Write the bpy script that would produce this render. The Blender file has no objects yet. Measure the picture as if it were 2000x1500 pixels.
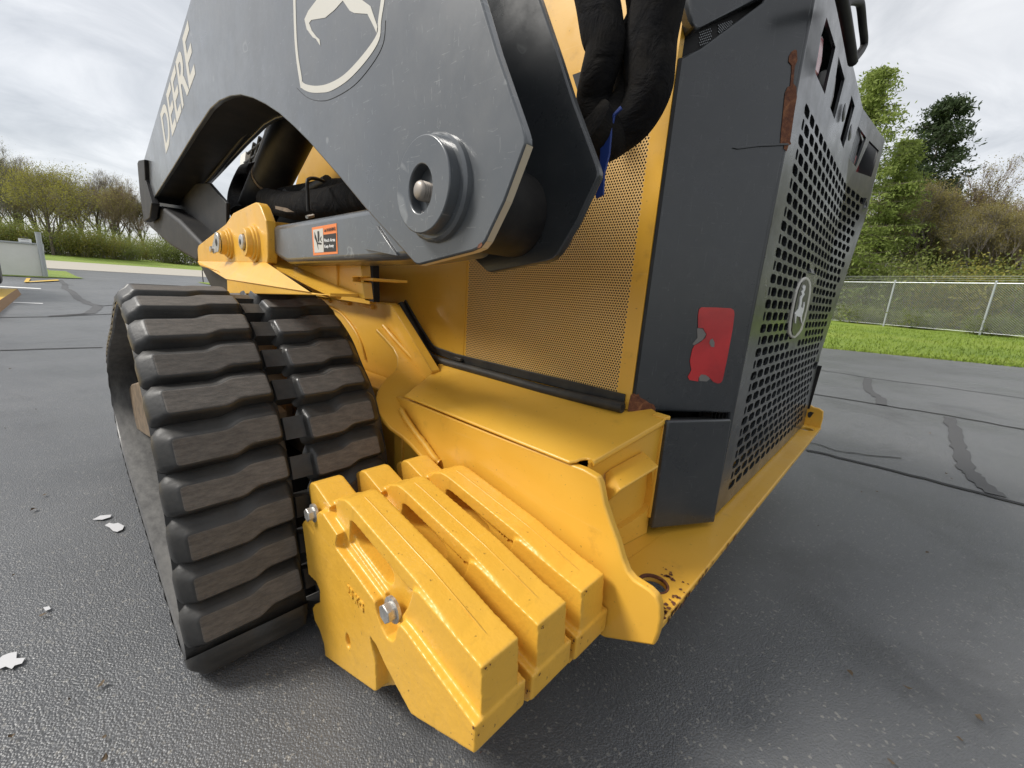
import bpy, bmesh, math, random
import numpy as np
from mathutils import Vector, Matrix
from mathutils.geometry import delaunay_2d_cdt
S = bpy.context.scene
C = S.collection
PI = math.pi
rad = math.radians

# ------------------------------------------------------------------ camera
YAW, PITCH, ROLL, FPX, CAMH = rad(47.1236), rad(12.8859), rad(-3.9405), 806.0, 0.714
def cam_axes():
    fw = Vector((math.sin(YAW)*math.cos(PITCH), math.cos(YAW)*math.cos(PITCH), -math.sin(PITCH)))
    r = Vector((math.cos(YAW), -math.sin(YAW), 0)); d = fw.cross(r)
    c, s = math.cos(ROLL), math.sin(ROLL)
    return c*r + s*d, -s*r + c*d, fw
RV, DV, FV = cam_axes()
CAM = Vector((0, 0, CAMH))
cd = bpy.data.cameras.new('camera'); cam = bpy.data.objects.new('camera', cd); C.objects.link(cam)
M = Matrix.Identity(4)
for i in range(3):
    M[i][0] = RV[i]; M[i][1] = -DV[i]; M[i][2] = -FV[i]; M[i][3] = CAM[i]
cam.matrix_world = M
cd.sensor_width = 36; cd.lens = FPX/2000*36; cd.clip_start = 0.02; cd.clip_end = 2000
S.camera = cam

# ------------------------------------------------------------------ world and sun
SUN_EL, SUN_AZ = rad(45), rad(-50)      # azimuth from +Y towards +X
w = bpy.data.worlds.new('World'); S.world = w; w.use_nodes = True
nt = w.node_tree; nt.nodes.clear()
def N(nt, t, **k):
    n = nt.nodes.new(t)
    for a, b in k.items():
        if a in n.inputs: n.inputs[a].default_value = b
        else: setattr(n, a, b)
    return n
def build_world():
    L = nt.links.new
    out = N(nt, 'ShaderNodeOutputWorld')
    sky = N(nt, 'ShaderNodeTexSky'); sky.sky_type = 'NISHITA'; sky.sun_disc = False
    sky.sun_elevation = SUN_EL; sky.sun_rotation = SUN_AZ
    b1 = N(nt, 'ShaderNodeBackground'); b1.inputs[1].default_value = 0.10; L(sky.outputs[0], b1.inputs[0])
    tc = N(nt, 'ShaderNodeTexCoord')
    sep = N(nt, 'ShaderNodeSeparateXYZ'); L(tc.outputs['Generated'], sep.inputs[0])
    mz = N(nt, 'ShaderNodeMath', operation='MAXIMUM'); L(sep.outputs[2], mz.inputs[0]); mz.inputs[1].default_value = 0.0
    az = N(nt, 'ShaderNodeMath', operation='ADD'); L(mz.outputs[0], az.inputs[0]); az.inputs[1].default_value = 0.18
    dx = N(nt, 'ShaderNodeMath', operation='DIVIDE'); L(sep.outputs[0], dx.inputs[0]); L(az.outputs[0], dx.inputs[1])
    dy = N(nt, 'ShaderNodeMath', operation='DIVIDE'); L(sep.outputs[1], dy.inputs[0]); L(az.outputs[0], dy.inputs[1])
    cb = N(nt, 'ShaderNodeCombineXYZ'); L(dx.outputs[0], cb.inputs[0]); L(dy.outputs[0], cb.inputs[1])
    n1 = N(nt, 'ShaderNodeTexNoise'); L(cb.outputs[0], n1.inputs['Vector'])
    n1.inputs['Scale'].default_value = 2.1; n1.inputs['Detail'].default_value = 8; n1.inputs['Roughness'].default_value = .58; n1.inputs['Distortion'].default_value = .6
    r1 = N(nt, 'ShaderNodeValToRGB'); L(n1.outputs[0], r1.inputs[0])
    e = r1.color_ramp.elements
    e[0].position = .30; e[0].color = (.60, .615, .635, 1)
    e[1].position = .70; e[1].color = (1.0, 1.0, 1.0, 1)
    m = r1.color_ramp.elements.new(.48); m.color = (.76, .77, .785, 1)
    b2 = N(nt, 'ShaderNodeBackground'); L(r1.outputs[0], b2.inputs[0]); b2.inputs[1].default_value = 0.53
    mix = N(nt, 'ShaderNodeMixShader'); mix.inputs[0].default_value = .88
    L(b1.outputs[0], mix.inputs[1]); L(b2.outputs[0], mix.inputs[2]); L(mix.outputs[0], out.inputs[0])
build_world()
sd = bpy.data.lights.new('sun', 'SUN'); sd.energy = 2.0; sd.angle = rad(16); sd.color = (1, .96, .9)
so = bpy.data.objects.new('sun', sd); C.objects.link(so)
sdir = Vector((math.sin(SUN_AZ)*math.cos(SUN_EL), math.cos(SUN_AZ)*math.cos(SUN_EL), math.sin(SUN_EL)))
so.rotation_euler = sdir.to_track_quat('Z', 'Y').to_euler()
S.view_settings.view_transform = 'Standard'; S.view_settings.look = 'None'
S.view_settings.exposure = 0.96; S.view_settings.gamma = 1.0; S.view_settings.use_curve_mapping = False

# ------------------------------------------------------------------ helpers
def at(u, v, ax, val):
    """point on the axis plane ax=val that lies on the sight line of photo pixel (u, v)"""
    d = RV*((u-1000)/FPX) + DV*((v-750)/FPX) + FV
    i = 'xyz'.index(ax)
    return CAM + d*((val-CAM[i])/d[i])
def onp(u, v, p0, n):
    d = RV*((u-1000)/FPX) + DV*((v-750)/FPX) + FV
    return CAM + d*((p0-CAM).dot(n)/d.dot(n))
def ats(px, ax, val): return [at(u, v, ax, val) for u, v in px]

class MB:
    def __init__(s): s.v = []; s.f = []; s.m = []
    def add(s, vs, fs, mi=0):
        o = len(s.v); s.v += [tuple(p) for p in vs]
        s.f += [tuple(i+o for i in f) for f in fs]; s.m += [mi]*len(fs)
        return s
    def prism(s, pts, off, mi=0, side=None):
        n = len(pts); off = Vector(off); pts = [Vector(p) for p in pts]
        nrm = Vector((0, 0, 0))
        for i in range(n): nrm += pts[i].cross(pts[(i+1) % n])
        if nrm.dot(off) > 0: pts = pts[::-1]
        vs = pts+[p+off for p in pts]
        s.add(vs, [tuple(range(n)), tuple(range(2*n-1, n-1, -1))], mi)
        o = len(s.v)-2*n
        for i in range(n):
            j = (i+1) % n
            s.f.append((o+j, o+i, o+i+n, o+j+n)); s.m.append(mi if side is None else side)
        return s
    def box(s, lo, hi, mi=0):
        x0, y0, z0 = lo; x1, y1, z1 = hi
        v = [(x0,y0,z0),(x1,y0,z0),(x1,y1,z0),(x0,y1,z0),(x0,y0,z1),(x1,y0,z1),(x1,y1,z1),(x0,y1,z1)]
        return s.add(v, [(0,3,2,1),(4,5,6,7),(0,1,5,4),(1,2,6,5),(2,3,7,6),(3,0,4,7)], mi)
    def lathe(s, c, axis, prof, n=32, mi=0):
        """prof: list of (distance along axis, radius)"""
        a = Vector(axis).normalized(); t = a.orthogonal().normalized(); b = a.cross(t); c = Vector(c)
        vs = []; fs = []
        for d, r in prof:
            for k in range(n):
                q = 2*PI*k/n; vs.append(c+a*d+(t*math.cos(q)+b*math.sin(q))*r)
        for i in range(len(prof)-1):
            for k in range(n):
                l = (k+1) % n
                fs.append((i*n+k, i*n+l, (i+1)*n+l, (i+1)*n+k))
        fs.append(tuple(range(n-1, -1, -1))); fs.append(tuple(range((len(prof)-1)*n, len(prof)*n)))
        return s.add(vs, fs, mi)
    def tube(s, path, r, n=8, mi=0, cap=True):
        path = [Vector(p) for p in path]; m = len(path)
        rr = r if isinstance(r, (list, tuple)) else [r]*m
        vs = []; fs = []; t0 = None
        for i, p in enumerate(path):
            d = (path[min(i+1, m-1)]-path[max(i-1, 0)]).normalized()
            if t0 is None: t0 = d.orthogonal().normalized()
            t0 = (t0-d*t0.dot(d)).normalized(); b = d.cross(t0)
            for k in range(n):
                q = 2*PI*k/n; vs.append(p+(t0*math.cos(q)+b*math.sin(q))*rr[i])
        for i in range(m-1):
            for k in range(n):
                l = (k+1) % n; fs.append((i*n+k, i*n+l, (i+1)*n+l, (i+1)*n+k))
        if cap: fs += [tuple(range(n-1, -1, -1)), tuple(range((m-1)*n, m*n))]
        return s.add(vs, fs, mi)
    def mesh(s, name):
        me = bpy.data.meshes.new(name); me.from_pydata(s.v, [], s.f)
        me.polygons.foreach_set('material_index', s.m); me.update()
        return me

def link(name, me, mats, parent=None, bevel=0, seg=2, smooth=None, loc=None, angle=30):
    if isinstance(me, MB): me = me.mesh(name)
    o = bpy.data.objects.new(name, me); C.objects.link(o)
    if mats is not None and len(me.materials) == 0:
        for m in (mats if isinstance(mats, (list, tuple)) else [mats]): me.materials.append(m)
    if parent: o.parent = parent
    if loc: o.location = loc
    if bevel:
        b = o.modifiers.new('bevel', 'BEVEL'); b.width = bevel; b.segments = seg; b.limit_method = 'ANGLE'; b.angle_limit = rad(angle)
    if smooth or (smooth is None and bevel):
        me.polygons.foreach_set('use_smooth', [True]*len(me.polygons))
        me.set_sharp_from_angle(angle=rad(smooth if smooth else 35))
    return o
def empty(name, loc=(0, 0, 0), parent=None):
    o = bpy.data.objects.new(name, None); C.objects.link(o); o.location = loc; o.empty_display_size = .1
    if parent: o.parent = parent
    return o
def tag(o, label, cat=None, group=None):
    o['label'] = label
    if cat: o['category'] = cat
    if group: o['group'] = group
    return o
def struct(o, label=None):
    o['kind'] = 'structure'
    return o
def spline(pts, n=8):
    pts = [Vector(p) for p in pts]; out = []
    for i in range(len(pts)-1):
        p0 = pts[max(i-1, 0)]; p1 = pts[i]; p2 = pts[i+1]; p3 = pts[min(i+2, len(pts)-1)]
        for k in range(n):
            t = k/n
            out.append(.5*((2*p1)+(p2-p0)*t+(2*p0-5*p1+4*p2-p3)*t*t+(3*p1-p0-3*p2+p3)*t**3))
    out.append(pts[-1]); return out
def ringholes(outer, holes, to3):
    """triangulate a 2D outline with holes; returns 3D verts, faces"""
    vs = []; fc = []
    def ccw(L): return L if sum(L[i-1][0]*L[i][1]-L[i][0]*L[i-1][1] for i in range(len(L))) > 0 else L[::-1]
    for loop in [ccw(outer)]+[ccw(h) for h in holes]:
        o = len(vs); vs += [Vector((p[0], p[1])) for p in loop]; fc.append(list(range(o, o+len(loop))))
    r = delaunay_2d_cdt(vs, [], fc, 0, 1e-6)
    faces = [tuple(f) for f, of in zip(r[2], r[5]) if of == [0] or (0 in of and len(of) == 1)]
    return [to3(p) for p in r[0]], faces

# ------------------------------------------------------------------ materials
MATS = {}
def mat(name, base, rough=.5, metal=0, spec=.5, coat=0):
    m = bpy.data.materials.new(name); m.use_nodes = True
    b = m.node_tree.nodes['Principled BSDF']
    b.inputs['Base Color'].default_value = (*base, 1); b.inputs['Roughness'].default_value = rough
    b.inputs['Metallic'].default_value = metal; b.inputs['Specular IOR Level'].default_value = spec
    b.inputs['Coat Weight'].default_value = coat; b.inputs['Coat Roughness'].default_value = .15
    MATS[name] = m
    return m
def nodes(m): return m.node_tree, m.node_tree.nodes['Principled BSDF']
def ramp(t, src, stops):
    r = t.nodes.new('ShaderNodeValToRGB'); t.links.new(src, r.inputs[0])
    e = r.color_ramp.elements
    e[0].position, e[0].color = stops[0][0], (*stops[0][1], 1)
    e[1].position, e[1].color = stops[-1][0], (*stops[-1][1], 1)
    for p, c in stops[1:-1]:
        k = e.new(p); k.color = (*c, 1)
    return r.outputs[0]
def g3(v): return (v, v, v)
def noise(t, scale, detail=4, rough=.55, vec=None, dist=0, stretch=None):
    n = t.nodes.new('ShaderNodeTexNoise')
    n.inputs['Scale'].default_value = scale; n.inputs['Detail'].default_value = detail
    n.inputs['Roughness'].default_value = rough; n.inputs['Distortion'].default_value = dist
    if vec is None: vec = t.nodes.new('ShaderNodeTexCoord').outputs['Object']
    if stretch:
        mp = t.nodes.new('ShaderNodeMapping'); t.links.new(vec, mp.inputs[0])
        mp.inputs['Scale'].default_value = stretch[0]; mp.inputs['Rotation'].default_value = stretch[1]
        vec = mp.outputs[0]
    t.links.new(vec, n.inputs['Vector'])
    return n.outputs[0]
def mixc(t, fac, a, b, mode='MIX'):
    n = t.nodes.new('ShaderNodeMix'); n.data_type = 'RGBA'; n.blend_type = mode
    for s, x in ((n.inputs[0], fac), (n.inputs[6], a), (n.inputs[7], b)):
        if isinstance(x, (int, float)): s.default_value = x
        elif isinstance(x, tuple): s.default_value = (*x, 1)
        else: t.links.new(x, s)
    return n.outputs[2]
def bump(t, b, h, strength=.2, dist=.002):
    n = t.nodes.new('ShaderNodeBump'); n.inputs['Strength'].default_value = strength; n.inputs['Distance'].default_value = dist
    t.links.new(h, n.inputs['Height'])
    prev = b.inputs['Normal']
    if prev.is_linked: t.links.new(prev.links[0].from_socket, n.inputs['Normal'])
    t.links.new(n.outputs[0], b.inputs['Normal'])

def yellow(name, rough=.36, bmp=.06, cast=False, chips=.5):
    m = mat(name, (.74, .415, .050), rough, coat=.15 if not cast else .08); t, b = nodes(m)
    big = noise(t, 3.0, 5); c = ramp(t, big, [(.3, (.68, .365, .038)), (.7, (.76, .43, .053))])
    dirt = noise(t, 14, 8, .7); c = mixc(t, ramp(t, dirt, [(.60, g3(0)), (.78, g3(.45))]), c, (.33, .17, .03))
    sp = noise(t, 130, 2); c = mixc(t, ramp(t, sp, [(.70, g3(0)), (.76, g3(chips))]), c, (.10, .055, .018))
    if cast:
        gm = noise(t, 26, 9, .75, dist=.8); c = mixc(t, ramp(t, gm, [(.56, g3(0)), (.74, g3(.28))]), c, (.26, .15, .035))
        g2 = noise(t, 5, 4, .6); c = mixc(t, ramp(t, g2, [(.45, g3(0)), (.75, g3(.25))]), c, (.45, .26, .04))
    sc = noise(t, 6, 3, .5, stretch=((1, 1, 30), (.6, .3, .2))); c = mixc(t, ramp(t, sc, [(.66, g3(0)), (.74, g3(.12))]), c, (.85, .6, .25))
    t.links.new(c, b.inputs['Base Color'])
    t.links.new(ramp(t, noise(t, 22, 6), [(.3, g3(rough-.07)), (.75, g3(rough+.16))]), b.inputs['Roughness'])
    if cast:
        bump(t, b, noise(t, 38, 3, .55), .35, .004); bump(t, b, noise(t, 190, 3), .22, .0012)
    else:
        bump(t, b, noise(t, 160, 2), bmp, .0008); bump(t, b, noise(t, 4, 2), .05, .01)
    return m
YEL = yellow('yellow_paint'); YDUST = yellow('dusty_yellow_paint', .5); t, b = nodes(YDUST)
_l = b.inputs['Base Color'].links[0].from_socket; t.links.new(mixc(t, ramp(t, noise(t, 7, 6, .7), [(.25, g3(.28)), (.75, g3(.48))]), _l, (.84, .62, .36)), b.inputs['Base Color'])  # dust film, mixed extra pale to brighten the panel shaded by the arm
YCAST = yellow('yellow_cast_paint', .36, cast=True, chips=.6)
def darkpaint(name, base=.040, rough=.34, scratch=.10, dusty=.22):
    m = mat(name, (base, base*1.12, base*1.25), rough, coat=.0); t, b = nodes(m)
    c = ramp(t, noise(t, 2.2, 5, .6), [(.3, (base*.85, base*.96, base*1.08)), (.7, (base*1.15, base*1.29, base*1.42))])
    fac = None
    for k, (st, ro) in enumerate((((1, 7, 60), (.5, .2, .3)), ((40, 3, 3), (.2, 1.1, .9)), ((3, 50, 9), (1.2, .4, .1)))):
        s = noise(t, 5, 2, .5, dist=.5, stretch=(st, ro))
        c = mixc(t, ramp(t, s, [(.69, g3(0)), (.715, g3(scratch*2.2)), (.74, g3(0))]), c, (.42, .43, .42))
    dust = noise(t, 9, 7, .7); c = mixc(t, ramp(t, dust, [(.45, g3(0)), (.8, g3(dusty))]), c, (.20, .19, .17))
    t.links.new(c, b.inputs['Base Color'])
    t.links.new(ramp(t, noise(t, 7, 8, .7), [(.3, g3(rough-.08)), (.7, g3(rough+.18))]), b.inputs['Roughness'])
    bump(t, b, noise(t, 240, 2), .04, .0006); bump(t, b, noise(t, 3, 2), .06, .012)
    return m
DARK = darkpaint('charcoal_paint', .025, .27, .035, .06); ARMP = darkpaint('arm_charcoal_paint', .064, .32, .13, .16)
for _m, _c in ((DARK, .35), (ARMP, .6)):
    nodes(_m)[1].inputs['Coat Weight'].default_value = _c; nodes(_m)[1].inputs['Coat Roughness'].default_value = .17
BLACK = mat('black_steel', (.012, .012, .013), .55, spec=.3); HOSE = mat('black_textile', (.008, .008, .0085), .95, spec=.15)
t, b = nodes(BLACK); t.links.new(ramp(t, noise(t, 12, 6, .7), [(.4, (.010, .010, .011)), (.8, (.035, .032, .028))]), b.inputs['Base Color'])
t, b = nodes(HOSE); bump(t, b, noise(t, 500, 2), .5, .001); bump(t, b, noise(t, 16, 4, .6, dist=1.0), .8, .012)
t.links.new(ramp(t, noise(t, 15, 6, .7), [(.4, (.006, .006, .007)), (.85, (.024, .021, .017))]), b.inputs['Base Color'])
SEAL = mat('black_rubber_seal', (.018, .017, .015), .6); t, b = nodes(SEAL)
t.links.new(ramp(t, noise(t, 20, 6, .7), [(.35, (.014, .014, .014)), (.75, (.05, .043, .03))]), b.inputs['Base Color'])
RUB = mat('track_rubber', (.016, .016, .017), .42); t, b = nodes(RUB)
t.links.new(ramp(t, noise(t, 9, 7, .7), [(.35, (.014, .0145, .015)), (.8, (.060, .056, .050))]), b.inputs['Base Color'])
t.links.new(ramp(t, noise(t, 16, 5), [(.3, g3(.32)), (.7, g3(.58))]), b.inputs['Roughness'])
bump(t, b, noise(t, 60, 5, .6), .25, .002)
bump(t, b, noise(t, 10, 3, .5, stretch=((1, 14, 14), (0, 0, 0))), .2, .002)
WORN = mat('worn_lug_rubber', (.075, .058, .042), .75); t, b = nodes(WORN)
gr = noise(t, 16, 10, .8, stretch=((2.6, 9, 9), (0, 0, .15)))
c = ramp(t, gr, [(.28, (.050, .046, .042)), (.5, (.118, .105, .092)), (.76, (.20, .178, .155))])
oi = t.nodes.new('ShaderNodeObjectInfo')
c = mixc(t, ramp(t, oi.outputs['Random'], [(0, g3(0)), (1, g3(.35))]), c, (.04, .036, .032))
t.links.new(c, b.inputs['Base Color']); bump(t, b, gr, .5, .002)
BELTIN = mat('dusty_belt_rubber', (.16, .155, .14), .7); t, b = nodes(BELTIN)
t.links.new(ramp(t, noise(t, 8, 7, .7, stretch=((6, 2, 2), (0, 0, 0))), [(.3, (.03, .029, .028)), (.7, (.11, .107, .10))]), b.inputs['Base Color'])
STEEL = mat('zinc_steel', (.55, .54, .52), .38, .75); t, b = nodes(STEEL)
t.links.new(ramp(t, noise(t, 60, 5, .7), [(.3, (.36, .35, .33)), (.7, (.66, .65, .62))]), b.inputs['Base Color'])
THREAD = mat('bolt_thread', (.30, .27, .24), .5, .6)
TOOTH = mat('worn_steel_tooth', (.40, .27, .16), .6, .2)
DSTEEL = mat('dirty_steel', (.16, .125, .09), .6, .3); t, b = nodes(DSTEEL)
t.links.new(ramp(t, noise(t, 30, 7, .7), [(.3, (.07, .05, .035)), (.7, (.30, .22, .14))]), b.inputs['Base Color'])
BARE = mat('worn_bare_edge', (.62, .55, .42), .5, .3)
RUST = mat('rust', (.12, .04, .02), .85); t, b = nodes(RUST)
rn = noise(t, 90, 8, .75); t.links.new(ramp(t, rn, [(.3, (.05, .016, .010)), (.5, (.13, .045, .02)), (.72, (.28, .12, .05))]), b.inputs['Base Color']); bump(t, b, rn, .6, .002)
CREAM = mat('cream_decal', (.56, .545, .49), .45); WHITE = mat('white_print', (.78, .78, .76), .5)
ORANGE = mat('orange_print', (.80, .22, .05), .45); INK = mat('black_print', (.015, .015, .015), .5)
RED = mat('red_reflector', (.42, .006, .008), .22, coat=.6); t, b = nodes(RED)
t.links.new(ramp(t, noise(t, 12, 4), [(.4, (.36, .005, .007)), (.6, (.50, .012, .014))]), b.inputs['Base Color'])
LENS = mat('pale_red_lens', (.55, .10, .12), .2, coat=.5); CLEAR = mat('clear_lens', (.6, .6, .58), .2, coat=.5)
BLUE = mat('blue_strap', (.008, .035, .20), .55)
GREY = mat('torn_backing', (.17, .16, .15), .7); VOID = mat('dark_interior', (.006, .006, .006), .8)
CORE = mat('cooling_core', (.02, .02, .02), .55)
CHROME = mat('bright_edge', (.30, .31, .32), .4, .3)

# ------------------------------------------------------------------ the setting
def terr(x, y):
    zl = 0.0
    if y > 25: zl = .0195*(min(y, 50)-25)
    if y > 50: zl += .06*(min(y, 62)-50)
    if y > 62: zl += .004*(min(y, 200)-62)
    zr = .019*max(0, min(x, 60)-10.4)
    return max(zl, zr)
ASPH = mat('asphalt', (.06, .06, .062), .6); t, b = nodes(ASPH)
tcx = t.nodes.new('ShaderNodeTexCoord').outputs['Object']
vo = t.nodes.new('ShaderNodeTexVoronoi'); vo.inputs['Scale'].default_value = 300; t.links.new(tcx, vo.inputs['Vector'])
vo2 = t.nodes.new('ShaderNodeTexVoronoi'); vo2.inputs['Scale'].default_value = 230; t.links.new(tcx, vo2.inputs['Vector'])
c = ramp(t, noise(t, .55, 10, .68, tcx), [(.30, (.078, .082, .088)), (.55, (.112, .116, .122)), (.75, (.148, .149, .150))])
c = mixc(t, ramp(t, vo.outputs['Color'], [(.55, g3(0)), (.95, g3(.4))]), c, (.13, .13, .125))
sepc = t.nodes.new('ShaderNodeSeparateColor'); t.links.new(vo2.outputs['Color'], sepc.inputs[0])
c = mixc(t, ramp(t, sepc.outputs[1], [(.955, g3(0)), (.975, g3(.55))]), c, (.28, .27, .245))
st = noise(t, 1.3, 6, .65, tcx, 1.2); c = mixc(t, ramp(t, st, [(.55, g3(0)), (.72, g3(.5))]), c, (.045, .046, .049))
t.links.new(c, b.inputs['Base Color'])
t.links.new(ramp(t, noise(t, 1.1, 6, .6, tcx), [(.3, g3(.28)), (.7, g3(.46))]), b.inputs['Roughness'])
hsum = t.nodes.new('ShaderNodeMath'); hsum.operation = 'ADD'
t.links.new(ramp(t, vo.outputs['Distance'], [(0, g3(1)), (.8, g3(0))]), hsum.inputs[0]); t.links.new(ramp(t, noise(t, 150, 4, .6, tcx), [(.3, g3(0)), (.75, g3(.55))]), hsum.inputs[1])
bump(t, b, hsum.outputs[0], .5, .0022)
GRASS = mat('grass_blades', (.10, .16, .02), .8); t, b = nodes(GRASS)
gn = noise(t, .35, 8, .7); c = ramp(t, gn, [(.32, (.13, .20, .02)), (.5, (.20, .28, .026)), (.72, (.27, .31, .05))])
c = mixc(t, ramp(t, noise(t, 5, 8, .8), [(.4, g3(0)), (.8, g3(.5))]), c, (.09, .15, .016))
t.links.new(c, b.inputs['Base Color']); bump(t, b, noise(t, 22, 6, .8), .9, .04)
CONC = mat('pale_concrete', (.42, .39, .34), .8); t, b = nodes(CONC)
t.links.new(ramp(t, noise(t, 2.5, 8, .7), [(.3, (.34, .31, .26)), (.7, (.46, .43, .38))]), b.inputs['Base Color']); bump(t, b, noise(t, 60, 5), .3, .004)
TAN = mat('old_concrete_road', (.40, .37, .31), .8)
CRACK = mat('crack_fill', (.018, .018, .019), .75); PATCH = mat('tar_patch', (.06, .06, .061), .6)
YKERB = mat('yellow_kerb_paint', (.62, .40, .03), .6); t, b = nodes(YKERB)
t.links.new(ramp(t, noise(t, 12, 8, .75), [(.35, (.66, .42, .03)), (.62, (.58, .36, .05)), (.72, (.30, .20, .12))]), b.inputs['Base Color'])
KFACE = mat('kerb_face', (.34, .20, .10), .8); LINE = mat('white_line_paint', (.72, .72, .70), .6)
STAIN = mat('white_splash', (.55, .55, .56), .6)
WALLM = mat('white_wall', (.8, .79, .76), .7); t, b = nodes(WALLM)
t.links.new(ramp(t, noise(t, 1.2, 8, .7), [(.3, (.72, .71, .67)), (.7, (.84, .83, .80))]), b.inputs['Base Color'])
GALV = mat('galvanised_steel', (.46, .48, .49), .45, .7); WIRE = mat('fence_wire', (.52, .53, .53), .5, .3)

# ground: one sheet of grass land to the horizon
mb = MB()
xs = sorted(set([-400, -200, -120, -80, -60]+list(range(-50, 61, 4))+[80, 120, 200, 400]+[8, 9, 10, 10.4, 11]))
ys = sorted(set([-400, -200, -120, -80, -60]+list(range(-48, 64, 4))+[25, 50, 62, 64, 70, 80, 90, 110, 140, 200, 400]))
for y in ys:
    for x in xs: mb.v.append((x, y, terr(x, y)-.02))
nx = len(xs)
mb.f = [(j*nx+i, j*nx+i+1, (j+1)*nx+i+1, (j+1)*nx+i) for j in range(len(ys)-1) for i in range(nx-1)]; mb.m = [0]*len(mb.f)
struct(link('ground', mb, GRASS, smooth=60))
# asphalt yard
def asx(y): return 10.13-.374*(y-1.1)
mb = MB(); rows = []
for y in sorted(set(list(range(-60, 26, 2))+[22.6, 22.61]+list(range(26, 51, 2)))):
    if y <= 8: xr = min(asx(y), 34)
    else: xr = 7.6+(y-8)*.35
    if y > 26: xr = 13.9+(y-26)*1.0
    xl = -60 if y <= 22.6 else -.15-.05*(y-22.6)
    rows.append((y, xl, xr))
for y, xl, xr in rows:
    for k in range(13):
        x = xl+(xr-xl)*k/12; mb.v.append((x, y, (terr(x, y) if y > 20 else 0.0)+.0))
for j in range(len(rows)-1):
    for k in range(12): mb.f.append((j*13+k, j*13+k+1, (j+1)*13+k+1, (j+1)*13+k)); mb.m.append(0)
struct(link('asphalt_yard', mb, ASPH))
def sheet(name, px, m, lift, plane=None):
    pts = [at(u, v, 'z', 0) for u, v in px] if plane is None else [Vector((x, y, terr(x, y))) for x, y in plane]
    pts = [p+Vector((0, 0, lift)) for p in pts]
    return struct(link(name, MB().add(pts, [tuple(range(len(pts)))]), m))
# far pale road and its grass island
mb = MB()
for i, x in enumerate(range(-60, 90, 6)):
    for y in (33.0, 49.8): mb.v.append((x if x > -1.0 or True else x, y, terr(x, y)+.012))
n = len(mb.v)//2; mb.f = [(2*i, 2*i+2, 2*i+3, 2*i+1) for i in range(n-1)]; mb.m = [0]*len(mb.f)
struct(link('concrete_road', mb, TAN))
sheet('grass_island', [(371, 546), (384, 541), (420, 540), (470, 548), (470, 566), (412, 557), (390, 553)], GRASS, .02)
def strip(name, px, wpx, m, lift):
    """a band following a pixel path on the ground; wpx is the width in metres"""
    p = [at(u, v, 'z', 0) for u, v in px]; mb = MB(); n = len(p)
    ww = wpx if isinstance(wpx, (list, tuple)) else [wpx]*n
    for i in range(n):
        d = (p[min(i+1, n-1)]-p[max(i-1, 0)]).normalized(); s = Vector((-d.y, d.x, 0))*ww[i]*.5
        mb.v += [tuple(p[i]+s+Vector((0, 0, lift))), tuple(p[i]-s+Vector((0, 0, lift)))]
    mb.f = [(2*i, 2*i+1, 2*i+3, 2*i+2) for i in range(n-1)]; mb.m = [0]*(n-1)
    return struct(link(name, mb, m))
R0 = random.Random(4)
def crackpath(px, amp=1.0, k=5):
    out = []
    for (a, b_) in zip(px[:-1], px[1:]):
        for i in range(k):
            f = i/k; out.append((a[0]+(b_[0]-a[0])*f+R0.uniform(-amp, amp)*2, a[1]+(b_[1]-a[1])*f+R0.uniform(-amp, amp)*.5))
    return out+[px[-1]]
for px, wd, amp, m in (
    ([(118, 547), (128, 558), (126, 563), (140, 570), (152, 583), (176, 594), (192, 598), (185, 606), (172, 613)], .12, .8, PATCH),
    ([(0, 685), (90, 682), (200, 679)], .035, .3, CRACK),
    ([(-20, 621), (100, 619), (230, 613), (330, 608)], .05, .5, CRACK),
    ([(172, 613), (100, 618)], .10, .5, CRACK), ([(192, 598), (260, 594)], .05, .4, CRACK), ([(120, 556), (143, 557)], .12, .3, CRACK),
    ([(1592, 722), (1700, 739), (1850, 758), (2030, 783)], .022, .8, CRACK),
    ([(1588, 770), (1700, 788), (1850, 812), (2030, 845)], .03, .8, CRACK),
    ([(1575, 880), (1680, 904), (1840, 945), (2020, 992)], .03, 1.2, CRACK),
    ([(1692, 740), (1697, 765), (1718, 778), (1722, 792)], .07, 1.6, PATCH),
    ([(1858, 815), (1862, 850), (1876, 880), (1885, 915), (1905, 935), (1945, 968)], .065, 3, PATCH),
    ([(1570, 862), (1650, 884), (1760, 896)], .010, 2.5, CRACK)):
    strip('asphalt_crack', crackpath(px, amp), wd, m, .004)
sheet('parking_line', [(26, 590.5), (84, 592.5), (84, 594), (26, 592)], LINE, .005)
sheet('parking_line', [(0, 559), (80, 563.5), (80, 565), (0, 561)], LINE, .005)
sheet('yellow_kerb_mark', [(47, 553), (56, 553), (60, 545), (52, 545)], YKERB, .03)
sheet('yellow_kerb_mark', [(56, 553), (56, 551.5), (112, 547.5), (117, 549), (112, 550)], YKERB, .03)
for px in ([(-6, 1296), (6, 1285), (18, 1280), (34, 1277), (33, 1290), (50, 1289), (44, 1300), (30, 1304), (24, 1311), (12, 1306), (0, 1311), (-8, 1306)],
           [(181, 1018), (196, 1010), (218, 1008), (216, 1013), (200, 1018)],
           [(205, 1029), (214, 1024), (222, 1026), (231, 1024), (243, 1030), (240, 1037), (229, 1042), (221, 1040), (215, 1034)],
           [(85, 1190), (97, 1188), (100, 1193), (90, 1197)]):
    sheet('white_splash', px, STAIN, .005)
# grass apron by the white wall
sheet('grass_verge', None, GRASS, .025, [(-60, 22.2), (-.6, 22.2), (.45, 23.2), (.3, 25), (0.0, 30), (-60, 30)])
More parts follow.
